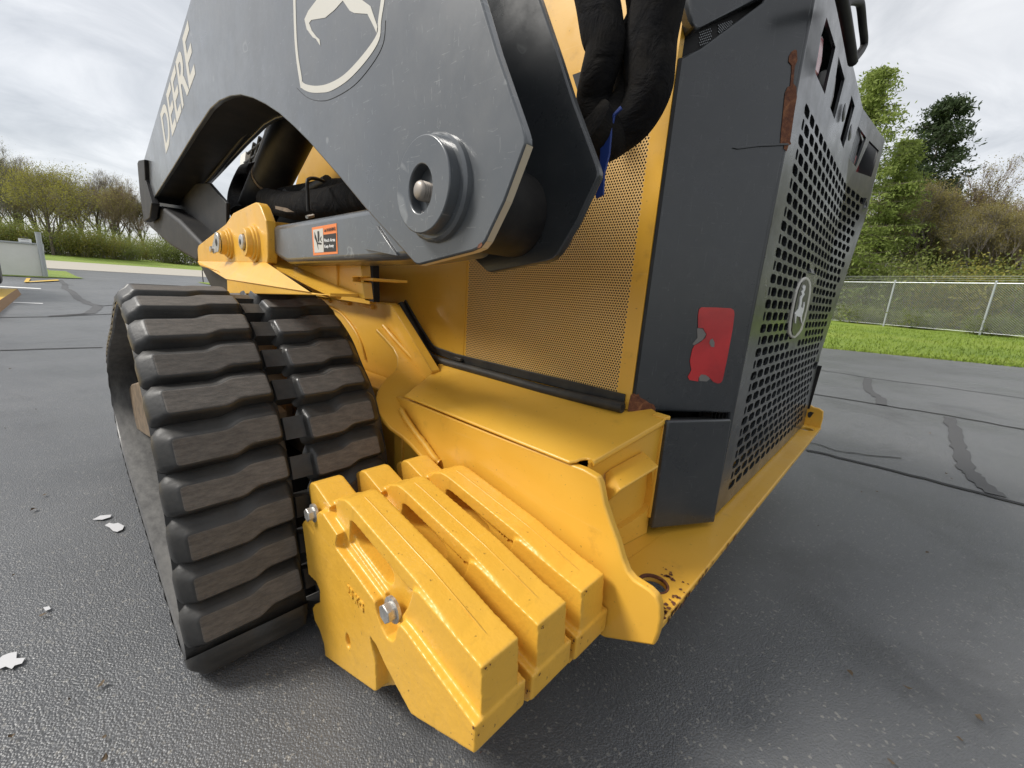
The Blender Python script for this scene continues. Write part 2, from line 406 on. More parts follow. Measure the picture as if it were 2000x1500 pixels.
# near kerb on the left, yellow top
mb = MB(); 
mb.add([(-.80, 2, 0), (-.80, 12.0, 0), (-.80, 2, .11), (-.80, 12.0, .11), (-.66, 2, .11), (-.66, 12.1, .11), (-.63, 2, 0), (-.63, 12.2, 0), (-8, 2, .11), (-8, 12.0, .11), (-8, 12, 0)],
       [(2, 4, 5, 3), (8, 2, 3, 9)], 0)
mb.add([(-.66, 2, .11), (-.66, 12.1, .11), (-.63, 2, 0), (-.63, 12.2, 0)], [(0, 2, 3, 1)], 1)
mb.add([(-.66, 12.1, .11), (-.63, 12.2, 0), (-8, 12.2, 0), (-8, 12.0, .11), (-.8, 12, .11)], [(0, 1, 2, 3, 4)], 1)
struct(link('kerb', mb, [YKERB, KFACE]))

# white wall with notice and pipe post
wl = empty('boundary_wall', at(60, 540, 'y', 23.2)); tag(wl, 'low white wall behind the grass strip at the far left of the yard', 'wall')
ox, oy, oz = wl.location
p = ats([(-260, 462), (85, 479), (89, 541), (-260, 530)], 'y', 23.2); p[0].z = p[1].z; p[2].z = p[3].z = -.05; p[0].x = p[3].x = -9
link('wall_panel', MB().prism([q-wl.location for q in p], (0, .2, 0)), WALLM, wl, bevel=.01)
cp = [(-9, 23.15, p[1].z), (p[1].x, 23.15, p[1].z), (p[1].x, 23.45, p[1].z), (-9, 23.45, p[1].z)]
link('coping', MB().prism([Vector(q)-wl.location for q in cp], (0, 0, .05)), GALV, wl)
post = empty('pipe_post', at(89, 541, 'y', 23.05)); 
hp = at(75, 456, 'y', 23.05).z
g = link('pipe_post', MB().tube([(0, 0, -.1), (0, 0, hp)], .075, 12).tube([(0, 0, hp), (0, 0, hp+.03)], .085, 12), GALV, None, loc=post.location)
bpy.data.objects.remove(post); g.name = 'pipe_post'; tag(g, 'grey pipe post at the end of the low white wall', 'post')
q = ats([(35, 465), (61, 467), (62, 478), (37, 476)], 'y', 23.35)
nb = empty('notice_board', q[3]); tag(nb, 'small white notice board above the low white wall', 'sign')
x0, x1, z0, z1 = q[0].x, q[1].x, q[3].z, q[0].z
link('board', MB().box((0, 0, 0), (x1-x0, .02, z1-z0)), WHITE, nb)
link('board_leg', MB().box((.05, .03, -.5), (.09, .06, .1)), GALV, nb); link('board_leg', MB().box((x1-x0-.09, .03, -.5), (x1-x0-.05, .06, .1)), GALV, nb)
for k in range(3): link('print_line', MB().box((.06, -.004, .06+.09*k), (x1-x0-.06, -.001, .075+.09*k)), GREY, nb)
# post with hook on the island
g = link('marker_post', MB().tube([(0, 0, -.05), (0, 0, .55), (.03, 0, .6)], .02, 8), BLACK, None, loc=at(397, 551, 'z', .03)); tag(g, 'short thin black post on the small grass island', 'post')

# parked car, only its tyre reaches into the frame
car = empty('parked_car', (-1.80, 11.1, .11)); tag(car, 'parked car whose dark tyre shows at the left edge beside the yellow kerb', 'car')
CARP = mat('silver_car_paint', (.30, .31, .32), .25, .4, coat=.6); GLASSD = mat('dark_glass', (.01, .012, .014), .08)
prof = [(-1.0, .28), (-1.05, .55), (-.95, .78), (-.2, .92), (.35, 1.36), (1.9, 1.40), (2.7, 1.0), (3.3, .92), (3.4, .5), (3.3, .28)]
link('body', MB().prism([(-.83, a, c_) for a, c_ in prof], (1.54, 0, 0)), CARP, car, bevel=.06, seg=3)
for sx, nm in ((-.836, -.01), (.716, .01)):
    link('side_window', MB().prism([(sx, .1, .95), (sx, .5, 1.28), (sx, 1.8, 1.32), (sx, 2.4, 1.0)], (nm, 0, 0)), GLASSD, car)
link('windscreen', MB().add([(-.7, -.14, .985), (.6, -.14, .985), (.55, .27, 1.32), (-.65, .27, 1.32)], [(0, 1, 2, 3)]), GLASSD, car)
link('bumper', MB().box((-.82, -1.12, .3), (.70, -.98, .52)), BLACK, car, bevel=.03)
for sx in (-.8, .77):
    for yy in (0, 2.45):
        wc = link('tyre', MB().lathe((sx-.11, yy, .33), (1, 0, 0), [(0, .27), (.02, .31), (.06, .33), (.16, .33), (.20, .31), (.22, .27)], 32), RUB, car, smooth=40)
        link('rim', MB().lathe((sx-.10, yy, .33), (1, 0, 0), [(0, .2), (0, .22), (.2, .22), (.2, .2)], 24), STEEL, wc)
for sx in (-.62, .5): link('headlight', MB().box((sx-.12, -1.065, .62), (sx+.12, -.95, .74)), CLEAR, car, bevel=.02)

# ---- chain link fence
fz = .25
a = at(1725.3, 636.7, 'z', fz); b_ = at(1913.4, 653.4, 'z', fz)
fd = (b_-a); sp = fd.length; fd.normalize(); FHT = 1.83
fn = empty('chain_link_fence', a); tag(fn, 'galvanised chain link fence with barbed wire between the lawn and the trees', 'fence')
def fpt(d, h): return fd*d+Vector((0, 0, h))
k0, k1 = -4, 9
for k in range(k0, k1+1):
    link('fence_post', MB().tube([fpt(k*sp, -.1), fpt(k*sp, FHT+.06)], .034, 10).lathe(fpt(k*sp, FHT+.05), (0, 0, 1), [(0, .042), (.04, .03), (.055, .005)], 10), GALV, fn, smooth=40)
for h, r in ((FHT, .024), (.07, .006)):
    link('fence_rail', MB().tube([fpt(k0*sp, h), fpt(k1*sp, h)], r, 8), GALV, fn, smooth=40)
sd_ = Vector((-fd.y, fd.x, 0))
for j in range(3):
    off = -sd_*(.08*j+.05)
    link('barbed_wire', MB().tube([fpt(k0*sp, FHT+.10+.07*j)+off, fpt(k1*sp, FHT+.10+.07*j)+off], .005, 4), WIRE, fn)
mb = MB(); dia = .075; L0, L1 = k0*sp, k1*sp
d = L0-FHT
while d < L1:
    for s in (1, -1):
        da, db = (d, d+FHT) if s > 0 else (d+FHT, d)
        ha, hb = .06, FHT
        pa, pb = fpt(da, ha), fpt(db, hb)
        if min(da, db) > L0 and max(da, db) < L1: mb.tube([pa, pb], .0032, 3, cap=False)
    d += dia*1.0
o = link('chain_mesh', mb, WIRE, fn); o['kind'] = 'stuff'

# ------------------------------------------------------------------ trees
BARK = mat('bark', (.11, .085, .065), .9); t, b = nodes(BARK)
t.links.new(ramp(t, noise(t, 3, 8, .7, stretch=((6, 6, 1), (0, 0, 0))), [(.3, (.05, .04, .032)), (.7, (.16, .13, .105))]), b.inputs['Base Color'])
TWIG = mat('twig_bark', (.22, .195, .175), .9); TWIGR = mat('reddish_twigs', (.23, .17, .13), .9)
def leafm(name, cols):
    m = mat(name, cols[1], .7, spec=.3); t, b = nodes(m)
    t.links.new(ramp(t, noise(t, 2.2, 5, .7), [(.3, cols[0]), (.5, cols[1]), (.7, cols[2])]), b.inputs['Base Color'])
    b.inputs['Transmission Weight'].default_value = 0
    tr = t.nodes.new('ShaderNodeBsdfTranslucent'); tr.inputs[0].default_value = (*[min(1, v*1.6) for v in cols[1]], 1)
    mx = t.nodes.new('ShaderNodeMixShader'); mx.inputs[0].default_value = .35
    o = [n for n in t.nodes if n.type == 'OUTPUT_MATERIAL'][0]
    t.links.new(b.outputs[0], mx.inputs[1]); t.links.new(tr.outputs[0], mx.inputs[2]); t.links.new(mx.outputs[0], o.inputs[0])
    return m
LF_SPRING = leafm('spring_leaves', ((.17, .16, .035), (.24, .225, .05), (.32, .30, .075)))
LF_BUD = leafm('bud_leaves', ((.19, .16, .06), (.25, .215, .075), (.29, .27, .09)))
LF_BUSH = leafm('shrub_leaves', ((.11, .135, .035), (.17, .20, .055), (.24, .26, .08)))
LF_LARCH = leafm('larch_needles', ((.15, .19, .05), (.22, .275, .07), (.29, .335, .10)))
LF_PINE = leafm('pine_needles', ((.03, .045, .022), (.05, .075, .032), (.08, .10, .04)))
LF_DRY = leafm('dry_brush', ((.14, .10, .05), (.19, .145, .075), (.24, .20, .10)))
def frame(d):
    d = d.normalized(); u = d.orthogonal().normalized(); return u, d.cross(u)
def seg3(mb, p, q, r0, r1, n=3):
    d = (q-p); u, v = frame(d); o = len(mb.v)
    for c_, r in ((p, r0), (q, r1)):
        for k in range(n):
            a = 2*PI*k/n; mb.v.append(tuple(c_+(u*math.cos(a)+v*math.sin(a))*r))
    for k in range(n):
        l = (k+1) % n; mb.f.append((o+k, o+l, o+n+l, o+n+k)); mb.m.append(0)
def leafq(mb, c_, s, R, up=.3, el=1.0):
    n = Vector((R.gauss(0, 1), R.gauss(0, 1), R.gauss(0, 1)+up)); u, v = frame(n); a = R.uniform(0, 6.3)
    u, v = u*math.cos(a)+v*math.sin(a), v*math.cos(a)-u*math.sin(a); u *= s*el; v *= s*.55; o = len(mb.v)
    mb.v += [tuple(c_-u), tuple(c_+v), tuple(c_+u), tuple(c_-v)]; mb.f.append((o, o+1, o+2, o+3)); mb.m.append(0)
def broad(seed, H, spread=.5, leaves=0, lsize=.1, depth=5, first=.28, lrad=.35, stems=1):
    R = random.Random(seed); tr = MB(); tw = MB(); lf = MB()
    def grow(p, d, L, r, lev):
        segs = 3 if lev < 3 else 2; pts = [p]
        for i in range(segs):
            d = (d+Vector((R.gauss(0, .12), R.gauss(0, .12), R.gauss(.05, .08)))).normalized(); q = pts[-1]+d*(L/segs)
            ra = r*(1-.45*i/segs); rb = r*(1-.45*(i+1)/segs)
            seg3(tr if lev < 2 else tw, pts[-1], q, ra, rb, 7 if lev == 0 else (5 if lev < 2 else 3)); pts.append(q)
        if lev == depth:
            for k in range(leaves): leafq(lf, pts[-1]+Vector((R.gauss(0, lrad), R.gauss(0, lrad), R.gauss(0, lrad*.8))), lsize*R.uniform(.6, 1.3), R)
            return
        nch = R.choice((3, 4, 4)) if lev > 0 else R.choice((5, 6, 7))
        for k in range(nch):
            f = R.uniform(.45 if lev else first, 1.0); i = min(int(f*segs), segs-1); bp = pts[i].lerp(pts[i+1], f*segs-i)
            u, v = frame(d); a = R.uniform(0, 2*PI); tilt = R.uniform(.35, .85)*(spread/.5)
            nd = (d*math.cos(tilt)+(u*math.cos(a)+v*math.sin(a))*math.sin(tilt)); nd.z += .18; nd.normalize()
            grow(bp, nd, L*R.uniform(.52, .74), max(r*R.uniform(.38, .55), .010), lev+1)
        grow(pts[-1], d, L*.62, r*.52, lev+1)
    for s_ in range(stems):
        d0 = Vector((R.gauss(0, .06+.2*(stems > 1)), R.gauss(0, .06+.2*(stems > 1)), 1)).normalized()
        grow(Vector((R.gauss(0, .15)*(stems > 1), R.gauss(0, .15)*(stems > 1), -.2)), d0, H*.42, H*.016, 0)
    return tr, tw, lf
def merge(a, b_, mi):
    o = len(a.v); a.v += b_.v; a.f += [tuple(i+o for i in f) for f in b_.f]; a.m += [mi]*len(b_.f)
    return a
def crown_of(tw, lf): return merge(tw, lf, 1)
def larch(seed, H):
    R = random.Random(seed); tr = MB(); cr = MB(); lf = MB()
    pts = [Vector((0, 0, -.2))]
    for i in range(10): pts.append(Vector((R.gauss(0, .05), R.gauss(0, .05), H*(i+1)/10)))
    for i in range(10): seg3(tr, pts[i], pts[i+1], .16*(1-i/10)+.012, .16*(1-(i+1)/10)+.012, 7)
    for k in range(240):
        f = R.uniform(.06, .99); p = Vector((0, 0, H*f)); L = (1-f)**.62*3.5*R.uniform(.6, 1.15)+.25; a = R.uniform(0, 2*PI)
        d = Vector((math.cos(a), math.sin(a), R.uniform(-.12, .35))); q = p
        for i in range(5):
            d = (d+Vector((R.gauss(0, .1), R.gauss(0, .1), .05 if i > 2 else -.10))).normalized(); q2 = q+d*L/5
            seg3(cr, q, q2, .022*(1-i/6), .022*(1-(i+1)/6)); 
            for j in range(24):
                c_ = q.lerp(q2, R.random())+Vector((R.gauss(0, .15), R.gauss(0, .15), -abs(R.gauss(0, .26))))
                leafq(lf, c_, R.uniform(.035, .08), R, .2, 1.5)
            q = q2
    return tr, crown_of(cr, lf)
def pine(seed, H):
    R = random.Random(seed); tr = MB(); cr = MB(); lf = MB()
    for i in range(10): seg3(tr, Vector((.05*math.sin(i), 0, H*i/10-.2)), Vector((.05*math.sin(i+1), 0, H*(i+1)/10-.2)), .2*(1-i/10.5), .2*(1-(i+1)/10.5), 7)
    for wl_ in range(17):
        f = .30+.69*wl_/16; 
        for k in range(6):
            a = R.uniform(0, 2*PI); L = (1-f)**.6*3.3*R.uniform(.45, 1.15)+.3; p = Vector((0, 0, H*f)); d = Vector((math.cos(a), math.sin(a), R.uniform(.0, .3))); q = p
            for i in range(4):
                d = (d+Vector((R.gauss(0, .12), R.gauss(0, .12), .08))).normalized(); q2 = q+d*L/4
                seg3(cr, q, q2, .03*(1-i/5), .03*(1-(i+1)/5))
                if i > 0:
                    for c2 in range(4):
                        cc = q.lerp(q2, R.random())+Vector((R.gauss(0, .22), R.gauss(0, .22), R.gauss(.08, .12)))
                        for j in range(14): leafq(lf, cc+Vector((R.gauss(0, .15), R.gauss(0, .15), R.gauss(.03, .10))), R.uniform(.045, .095), R, .6, 1.8)
                q = q2
    return tr, crown_of(cr, lf)
def bush(seed, H, W, nst, nlf, ls):
    R = random.Random(seed); tr = MB(); lf = MB()
    for k in range(nst):
        a = R.uniform(0, 2*PI); p = Vector((math.cos(a)*R.uniform(0, W*.35), math.sin(a)*R.uniform(0, W*.35), -.05)); d = Vector((math.cos(a)*R.uniform(.1, .7), math.sin(a)*R.uniform(.1, .7), 1)).normalized()
        L = H*R.uniform(.5, 1.0)
        for i in range(4):
            q = p+d*L/4; seg3(tr, p, q, .02*(1-i/5), .02*(1-(i+1)/5)); d = (d+Vector((R.gauss(0, .22), R.gauss(0, .22), R.gauss(0, .1)))).normalized(); p = q
            for j in range(nlf):
                leafq(lf, p+Vector((R.gauss(0, .2*W*.5), R.gauss(0, .2*W*.5), R.gauss(0, .13*H))), ls*R.uniform(.6, 1.3), R)
    return tr, lf
def tree_thing(name, label, meshes, loc, scale, rot, mats, group=None, cat='tree'):
    e_ = empty(name, loc); e_.scale = (scale, scale, scale); e_.rotation_euler = (0, 0, rot)
    tag(e_, label, cat, group)
    for nm, me, mm in zip(('trunk', 'crown') if cat == 'tree' else ('stems', 'foliage'), meshes, mats):
        o = link(nm, me, mm, e_)
        if nm != 'trunk': o['kind'] = 'stuff'
    return e_
ORD = {}
def nth(key, n=None):
    ORD[key] = ORD.get(key, 0)+1; k = ORD[key]
    return {1: 'first', 2: 'second', 3: 'third', 4: 'fourth', 5: 'fifth', 6: 'sixth', 7: 'seventh', 8: 'eighth', 9: 'ninth', 10: 'tenth', 11: 'eleventh', 12: 'twelfth', 13: 'thirteenth', 14: 'fourteenth', 15: 'fifteenth', 16: 'sixteenth', 17: 'seventeenth', 18: 'eighteenth', 19: 'nineteenth', 20: 'twentieth', 21: 'twenty-first', 22: 'twenty-second'}[k]
def dirg(u):
    d = RV*((u-1000)/FPX)+DV*((540-750)/FPX)+FV; d.z = 0; return d.normalized()
def gpos(u, dist):
    d = dirg(u)*dist; return Vector((d.x, d.y, terr(d.x, d.y)))
def me3(t3, nm):
    return [m.mesh(nm+'_'+s) for m, s in zip(t3, ('trunk', 'crown'))]
def bt(seed, H, **k):
    a_, tw, lf = broad(seed, H, **k); return me3((a_, crown_of(tw, lf)), 'tree')
bare = [bt(11, 12, spread=.42, leaves=1, lsize=.05, depth=5), bt(12, 12, spread=.5, leaves=0, depth=5), bt(13, 12, spread=.36, leaves=2, lsize=.06, depth=5)]
budt = [bt(21, 12, spread=.5, leaves=4, lsize=.036, depth=5), bt(22, 12, spread=.45, leaves=4, lsize=.036, depth=5)]
budr = [bt(23, 11, spread=.5, leaves=10, lsize=.045, depth=5, lrad=.22), bt(24, 11, spread=.55, leaves=8, lsize=.05, depth=5, lrad=.22)]
greent = bt(31, 8.5, spread=.62, leaves=15, lsize=.06, depth=4, lrad=.45)
RT = random.Random(9)
n = 0
for (u, dist, sc, kind) in sorted(((-20, 78, 1.15, 'bud'), (8, 72, 1.05, 'bud'), (38, 80, 1.12, 'bare'), (58, 84, 1.0, 'bud'), (90, 88, 1.1, 'bud'), (128, 92, 1.1, 'bud'), (160, 84, 1.02, 'bare'), (185, 78, .95, 'bare'),
        (205, 84, 1.05, 'bare'), (225, 76, .98, 'bare'), (245, 86, 1.08, 'bare'), (262, 78, .95, 'bare'), (290, 84, 1.05, 'bare'), (325, 82, 1.0, 'bare'), (365, 86, 1.0, 'bare'), (410, 80, .95, 'bare'), (-60, 75, 1.2, 'bud'), (440, 84, .9, 'bare'), (70, 96, 1.2, 'bare'), (215, 96, 1.15, 'bare'), (25, 92, 1.25, 'bare'), (110, 76, .8, 'bare'))):
    if kind == 'bare': me, mm = bare[n % 3], (BARK, [TWIG if n % 2 else TWIGR, LF_BUD])
    else: me, mm = budt[n % 2], (BARK, [TWIG, LF_BUD if n % 2 else LF_SPRING])
    tree_thing('bare_tree' if kind == 'bare' else 'budding_tree',
        f"leafless grey twigged tree beyond the far road, {nth('bare')} leafless one from the left" if kind == 'bare' else f"tall tree hazed with yellowish buds beyond the far road, {nth('bud')} from the left",
        me, gpos(u, dist), sc*.84, RT.uniform(0, 6), mm, 'leafless trees beyond the far road' if kind == 'bare' else 'budding trees beyond the far road'); n += 1
tree_thing('young_tree', 'broad yellow green tree in fresh leaf standing in front of the leafless row', greent, gpos(112, 58), 1.0, 1.0, (BARK, [TWIG, LF_SPRING]))
bm_ = [me3(bush(s, 2.6, 2.8, 46, 34, .055), 'bush') for s in (41, 42, 43)]
for k, u in enumerate((-30, 5, 30, 62, 95, 132, 158, 180, 205, 228, 252, 275, 300, 330, 360, 395, 430)):
    tree_thing('shrub', f"grey green shrub along the far grass bank, {nth('shl')} from the left", bm_[k % 3], gpos(u, 61+RT.uniform(-2, 4)), RT.uniform(.9, 1.25), RT.uniform(0, 6), (TWIG, LF_BUSH if k % 3 else LF_SPRING), 'shrubs along the far grass bank', 'shrub')
# right hand side
la, lb = larch(51, 11.5), larch(52, 11.5); me3_l = me3(la, 'larch')
tree_thing('larch_tree', 'tall feathery light green larch nearest to the loader behind the fence', me3_l, gpos(1625, 28.5), 1.05, 0, (BARK, [BARK, LF_LARCH]))
tree_thing('larch_tree', 'second light green larch leaning out right of the tall one', me3(lb, 'larch'), gpos(1705, 31), .82, 2, (BARK, [BARK, LF_LARCH]))
pm = me3(pine(61, 12), 'pine')
tree_thing('pine_tree', 'dark green pine rising above the brown trees behind the fence', pm, gpos(1765, 37), 1.03, 1, (BARK, [TWIG, LF_PINE]))
tree_thing('pine_tree', 'shorter dark pine half hidden under the brown branches', pm, gpos(1800, 40), .72, 3, (BARK, [TWIG, LF_PINE]))
for k, (u, dist, sc) in enumerate(((1690, 34, .62), (1745, 42, .9), (1790, 34, .78), (1815, 45, .9), (1845, 38, .82), (1880, 46, .82), (1925, 33, .62), (1965, 40, .72), (2020, 35, .6))):
    tree_thing('budding_tree', f"brown thin branched tree behind the chain link fence, {nth('brn')} from the loader", budr[k % 2] if k % 4 else bare[2], gpos(u, dist), sc*.92, RT.uniform(0, 6), (BARK, [TWIGR if k % 2 else TWIG, LF_BUD if k % 3 != 1 else LF_SPRING]), 'brown budding trees behind the fence')
for k in range(22):
    u = 1600+k*21+RT.uniform(-8, 8)
    tree_thing('shrub', f"tangled shrub close behind the chain link fence, {nth('shr')} from the loader", bm_[k % 3], gpos(u, RT.uniform(27, 33)), RT.uniform(.75, 1.3), RT.uniform(0, 6), (TWIGR, (LF_DRY, LF_BUSH, LF_DRY, LF_BUD)[k % 4]), 'shrubs behind the chain link fence', 'shrub')
gw = me3(bush(71, .8, 1.6, 60, 16, .045), 'weeds')
for k in range(10):
    tree_thing('weed_clump', f"dry grass clump at the foot of the chain link fence, {nth('wd')} from the right", gw, a+fd*(k-4.5)*2.2+Vector((.8, 0, 0)), RT.uniform(.7, 1.2), RT.uniform(0, 6), (TWIG, LF_DRY if k % 2 else LF_BUSH), 'grass clumps along the fence', 'weeds')
for k in range(16):   # the tree line goes on to the right, out of the frame
    p = a+fd*(8+k*3.4)*(1 if (b_-a).y < 0 else 1)+Vector((RT.uniform(5, 14), 0, 0)); p.z = terr(p.x, p.y)
    tree_thing('budding_tree' if k % 3 else 'larch_tree', f"tree of the belt running on to the right behind the fence, {nth('out')} past the frame", budr[k % 2] if k % 3 else me3_l, p, RT.uniform(.75, 1.0), RT.uniform(0, 6), (BARK, [TWIG, LF_BUD if k % 3 else LF_LARCH]), 'trees running on past the right edge')
for k in range(14):
    p = a+fd*(9+k*3.0)+Vector((RT.uniform(2.5, 5), 0, 0)); p.z = terr(p.x, p.y)
    tree_thing('shrub', f"shrub running on to the right behind the fence, {nth('outs')} past the frame", bm_[k % 3], p, RT.uniform(.9, 1.3), RT.uniform(0, 6), (TWIGR, (LF_DRY, LF_BUSH)[k % 2]), 'shrubs running on past the right edge', 'shrub')
# lawn blades on the near right lawn and island, uncountable
mb = MB(); R = random.Random(77)
for k in range(16000):
    y = R.uniform(-9, 3.5); x = asx(y)+R.random()**1.6*12 if R.random() > .15 else asx(y)+R.uniform(-.08, .25)
    z = terr(x, y)-.02; h = R.uniform(.03, .085); a_ = R.uniform(0, 6.3); o = len(mb.v); dx, dy = math.cos(a_)*.012, math.sin(a_)*.012
    mb.v += [(x-dx, y-dy, z), (x+dx, y+dy, z), (x+R.gauss(0, .025), y+R.gauss(0, .025), z+h)]; mb.f.append((o, o+1, o+2)); mb.m.append(0)
o = link('lawn_grass', mb, GRASS); o['kind'] = 'stuff'; o['label'] = 'short bright grass blades on the lawn beside the asphalt'; o['category'] = 'grass'
mb = MB()
for k in range(70):
    u, v = R.uniform(0, 2000), R.uniform(700, 1500); p_ = at(u, v, 'z', 0)
    if .0 < p_.x < 2.3 and p_.y > .1: continue
    s_ = R.uniform(.003, .008); pts = [p_+Vector((math.cos(q_)*s_*R.uniform(.3, 1.3), math.sin(q_)*s_*R.uniform(.5, 1.2), .006+R.uniform(0, .006))) for q_ in (0, 1.2, 2.5, 3.8, 5)]
    mb.add(pts, [(0, 1, 2, 3, 4)])
o = link('leaf_litter', mb, mat('dry_leaf', (.10, .07, .04), .8)); o['kind'] = 'stuff'; o['label'] = 'tiny dry leaf and twig scraps scattered on the asphalt'; o['category'] = 'litter'
# ------------------------------------------------------------------ the track loader
LD = empty('track_loader', (1.2, 1.2, 0)); tag(LD, 'yellow and charcoal compact track loader with a rubber track and cast weights at its corner', 'track loader')
LO = Vector(LD.location)
def part(name, mb, mats, parent=None, origin=None, **k):
    """mb holds world coordinates; re-centre on an origin and hang it under the loader (or a part of it)"""
    me = mb if isinstance(mb, bpy.types.Mesh) else mb.mesh(name)
    n = len(me.vertices); co = np.empty(n*3); me.vertices.foreach_get('co', co); co = co.reshape(-1, 3)
    c = Vector((co.min(0)+co.max(0))/2) if origin is None else Vector(origin)
    me.transform(Matrix.Translation(-c))
    o = link(name, me, mats, None, **k)
    pw = Vector((0, 0, 0)); q = parent or LD
    while q: pw += q.location; q = q.parent
    o.parent = parent or LD; o.location = c-pw
    return o

# ---- rubber track
XO, XI = .0653, .472
key = [(1.20, .636), (1.13, .633), (1.060, .611), (.990, .569), (.938, .515), (.898, .476), (.866, .432), (.840, .368), (.823, .319), (.812, .248), (.804, .182), (.790, .120), (.776, .076), (.784, .050), (.83, .034), (1.0, .033), (1.4, .033), (1.8, .034), (2.02, .06), (2.15, .13), (2.20, .22), (2.165, .305), (2.04, .385), (1.80, .465), (1.54, .535), (1.34, .600)]
loop = [Vector((0, y, z)) for y, z in key]
dense = []
nk = len(loop)
for i in range(nk):
    p0, p1, p2, p3 = loop[i-1], loop[i], loop[(i+1) % nk], loop[(i+2) % nk]
    for k in range(12):
        t_ = k/12; dense.append(.5*((2*p1)+(p2-p0)*t_+(2*p0-5*p1+4*p2-p3)*t_*t_+(3*p1-p0-3*p2+p3)*t_**3))
cum = [0]
for i in range(len(dense)): cum.append(cum[-1]+(dense[(i+1) % len(dense)]-dense[i]).length)
TOT = cum[-1]; NP = round(TOT/.0755); PIT = TOT/NP
def tp(s):
    s %= TOT; lo, hi = 0, len(dense)
    import bisect
    i = min(bisect.bisect_right(cum, s)-1, len(dense)-1); f = (s-cum[i])/(cum[i+1]-cum[i])
    p = dense[i].lerp(dense[(i+1) % len(dense)], f)
    a_, b_ = dense[i-2], dense[(i+3) % len(dense)]; tan = (b_-a_).normalized()
    return p, tan, Vector((0, tan.z, -tan.y)) # outward normal
# direction check: outward must point away from the loop centre
ctr = sum(dense, Vector())/len(dense)
SG = 1 if (tp(.5)[0]-ctr).dot(tp(.5)[2]) > 0 else -1
def tn(s):
    p, t_, n_ = tp(s); return p, t_, n_*SG
TH = .020
def belt(x0, x1, mb, ns=None, s0=0, s1=None, eL=.005, eR=.005, up=0):
    s1 = TOT if s1 is None else s1; closed = s1-s0 >= TOT-1e-6; ns = ns or int((s1-s0)/.008)+2; o = len(mb.v)
    prof = [(x0, -TH*.35), (x0+.004, -TH*.5), (x1-.004, -TH*.5), (x1, -TH*.35), (x1, TH*.3), (x1-eR, TH*.5+up), (x0+eL, TH*.5+up), (x0, TH*.3)]
    if eL > .01: prof[-1] = (x0, -TH*.1)
    if eR > .01: prof[4] = (x1, -TH*.1)
    for i in range(ns if closed else ns+1):
        p, t_, n_ = tn(s0+(s1-s0)*i/ns)
        for x, h in prof: mb.v.append((x, *(p+n_*h)[1:]))
    K = len(prof); m = ns if closed else ns+1
    for i in range(ns):
        j = (i+1) % m
        for k in range(K):
            l = (k+1) % K; mb.f.append((o+i*K+k, o+j*K+k, o+j*K+l, o+i*K+l)); mb.m.append(1 if k in (1,) else 0)
    if not closed:
        mb.f += [tuple(o+k for k in range(K)), tuple(o+ns*K+K-1-k for k in range(K))]; mb.m += [0, 0]
S0 = .055   # phase of the first lug
tb = MB()
belt(XO, .260, tb, eL=.030); belt(.304, XI, tb, eR=.028)
for k in range(NP): belt(.254, .308, tb, 3, S0+PIT*k-.022, S0+PIT*k+.020, up=.010)
fixn = lambda me: (lambda bm: (bm.from_mesh(me), bmesh.ops.recalc_face_normals(bm, faces=bm.faces), bm.to_mesh(me), bm.free()))(bmesh.new())
me = tb.mesh('rubber_track'); fixn(me)
track = part('rubber_track', me, [RUB, BELTIN], smooth=45)
def lug_mesh(pts, name):
    """pts outline in (x, s): flared black base, worn flat top"""
    c = Vector((sum(p[0] for p in pts)/len(pts), sum(p[1] for p in pts)/len(pts)))
    def loopat(grow, h): 
        out = []
        n = len(pts)
        for i in range(n):
            a_, p, b_ = Vector(pts[i-1]), Vector(pts[i]), Vector(pts[(i+1) % n])
            e1 = (p-a_).normalized(); e2 = (b_-p).normalized(); n1 = Vector((e1.y, -e1.x)); n2 = Vector((e2.y, -e2.x))
            m_ = (n1+n2); m_ = m_/max(m_.length_squared, .3)*2
            out.append((p.x+m_.x*grow, p.y+m_.y*grow, h))
        return out
    mb = MB(); n = len(pts)
    left = c.x < .28
    loops = []
    unit = [Vector(a_[:2])-Vector(b_[:2]) for a_, b_ in zip(loopat(1.0, 0), loopat(0.0, 0))]
    for (h, up_, dn_, out_, in_) in ((-.012, .028, .011, .021, .012), (.004, .023, .008, .0195, .008), (.012, .0145, .0048, .015, .005), (.020, .0065, .0028, .006, .0028), (.0260, .0022, .0012, .0022, .0012), (.0285, -.0008, -.0012, -.0008, -.0012), (.0292, -.0025, -.0025, -.0025, -.0025), (.0297, -.0045, -.0045, -.0045, -.0045)):
        L = []
        for (px_, ps_), m_ in zip(pts, unit):
            lo_x, hi_x = (out_, in_) if left else (in_, out_)
            L.append((px_+m_.x*(lo_x if m_.x < 0 else hi_x), ps_+m_.y*(up_ if m_.y < 0 else dn_), h))
        loops.append(L)
    for L in loops: mb.v += L
    for i in range(len(loops)-1):
        for k in range(n):
            l = (k+1) % n; mb.f.append((i*n+k, i*n+l, (i+1)*n+l, (i+1)*n+k)); mb.m.append(0 if i < len(loops)-2 else 1)
    mb.f.append(tuple((len(loops)-1)*n+k for k in range(n))); mb.m.append(1)
    me = mb.mesh(name)
    me.materials.append(RUB); me.materials.append(WORN); fixn(me)
    me.polygons.foreach_set('use_smooth', [p.material_index == 0 for p in me.polygons])
    return me
def roundpoly(pts, r, k=3):
    out = []; n = len(pts)
    for i in range(n):
        a_, p, b_ = Vector(pts[i-1]), Vector(pts[i]), Vector(pts[(i+1) % n])
        rr = min(r, (a_-p).length*.4, (b_-p).length*.4); q0 = p+(a_-p).normalized()*rr; q1 = p+(b_-p).normalized()*rr
        for j in range(k+1):
            t_ = j/k; q = q0.lerp(p, t_).lerp(p.lerp(q1, t_), t_); out.append(tuple(q))
    return out
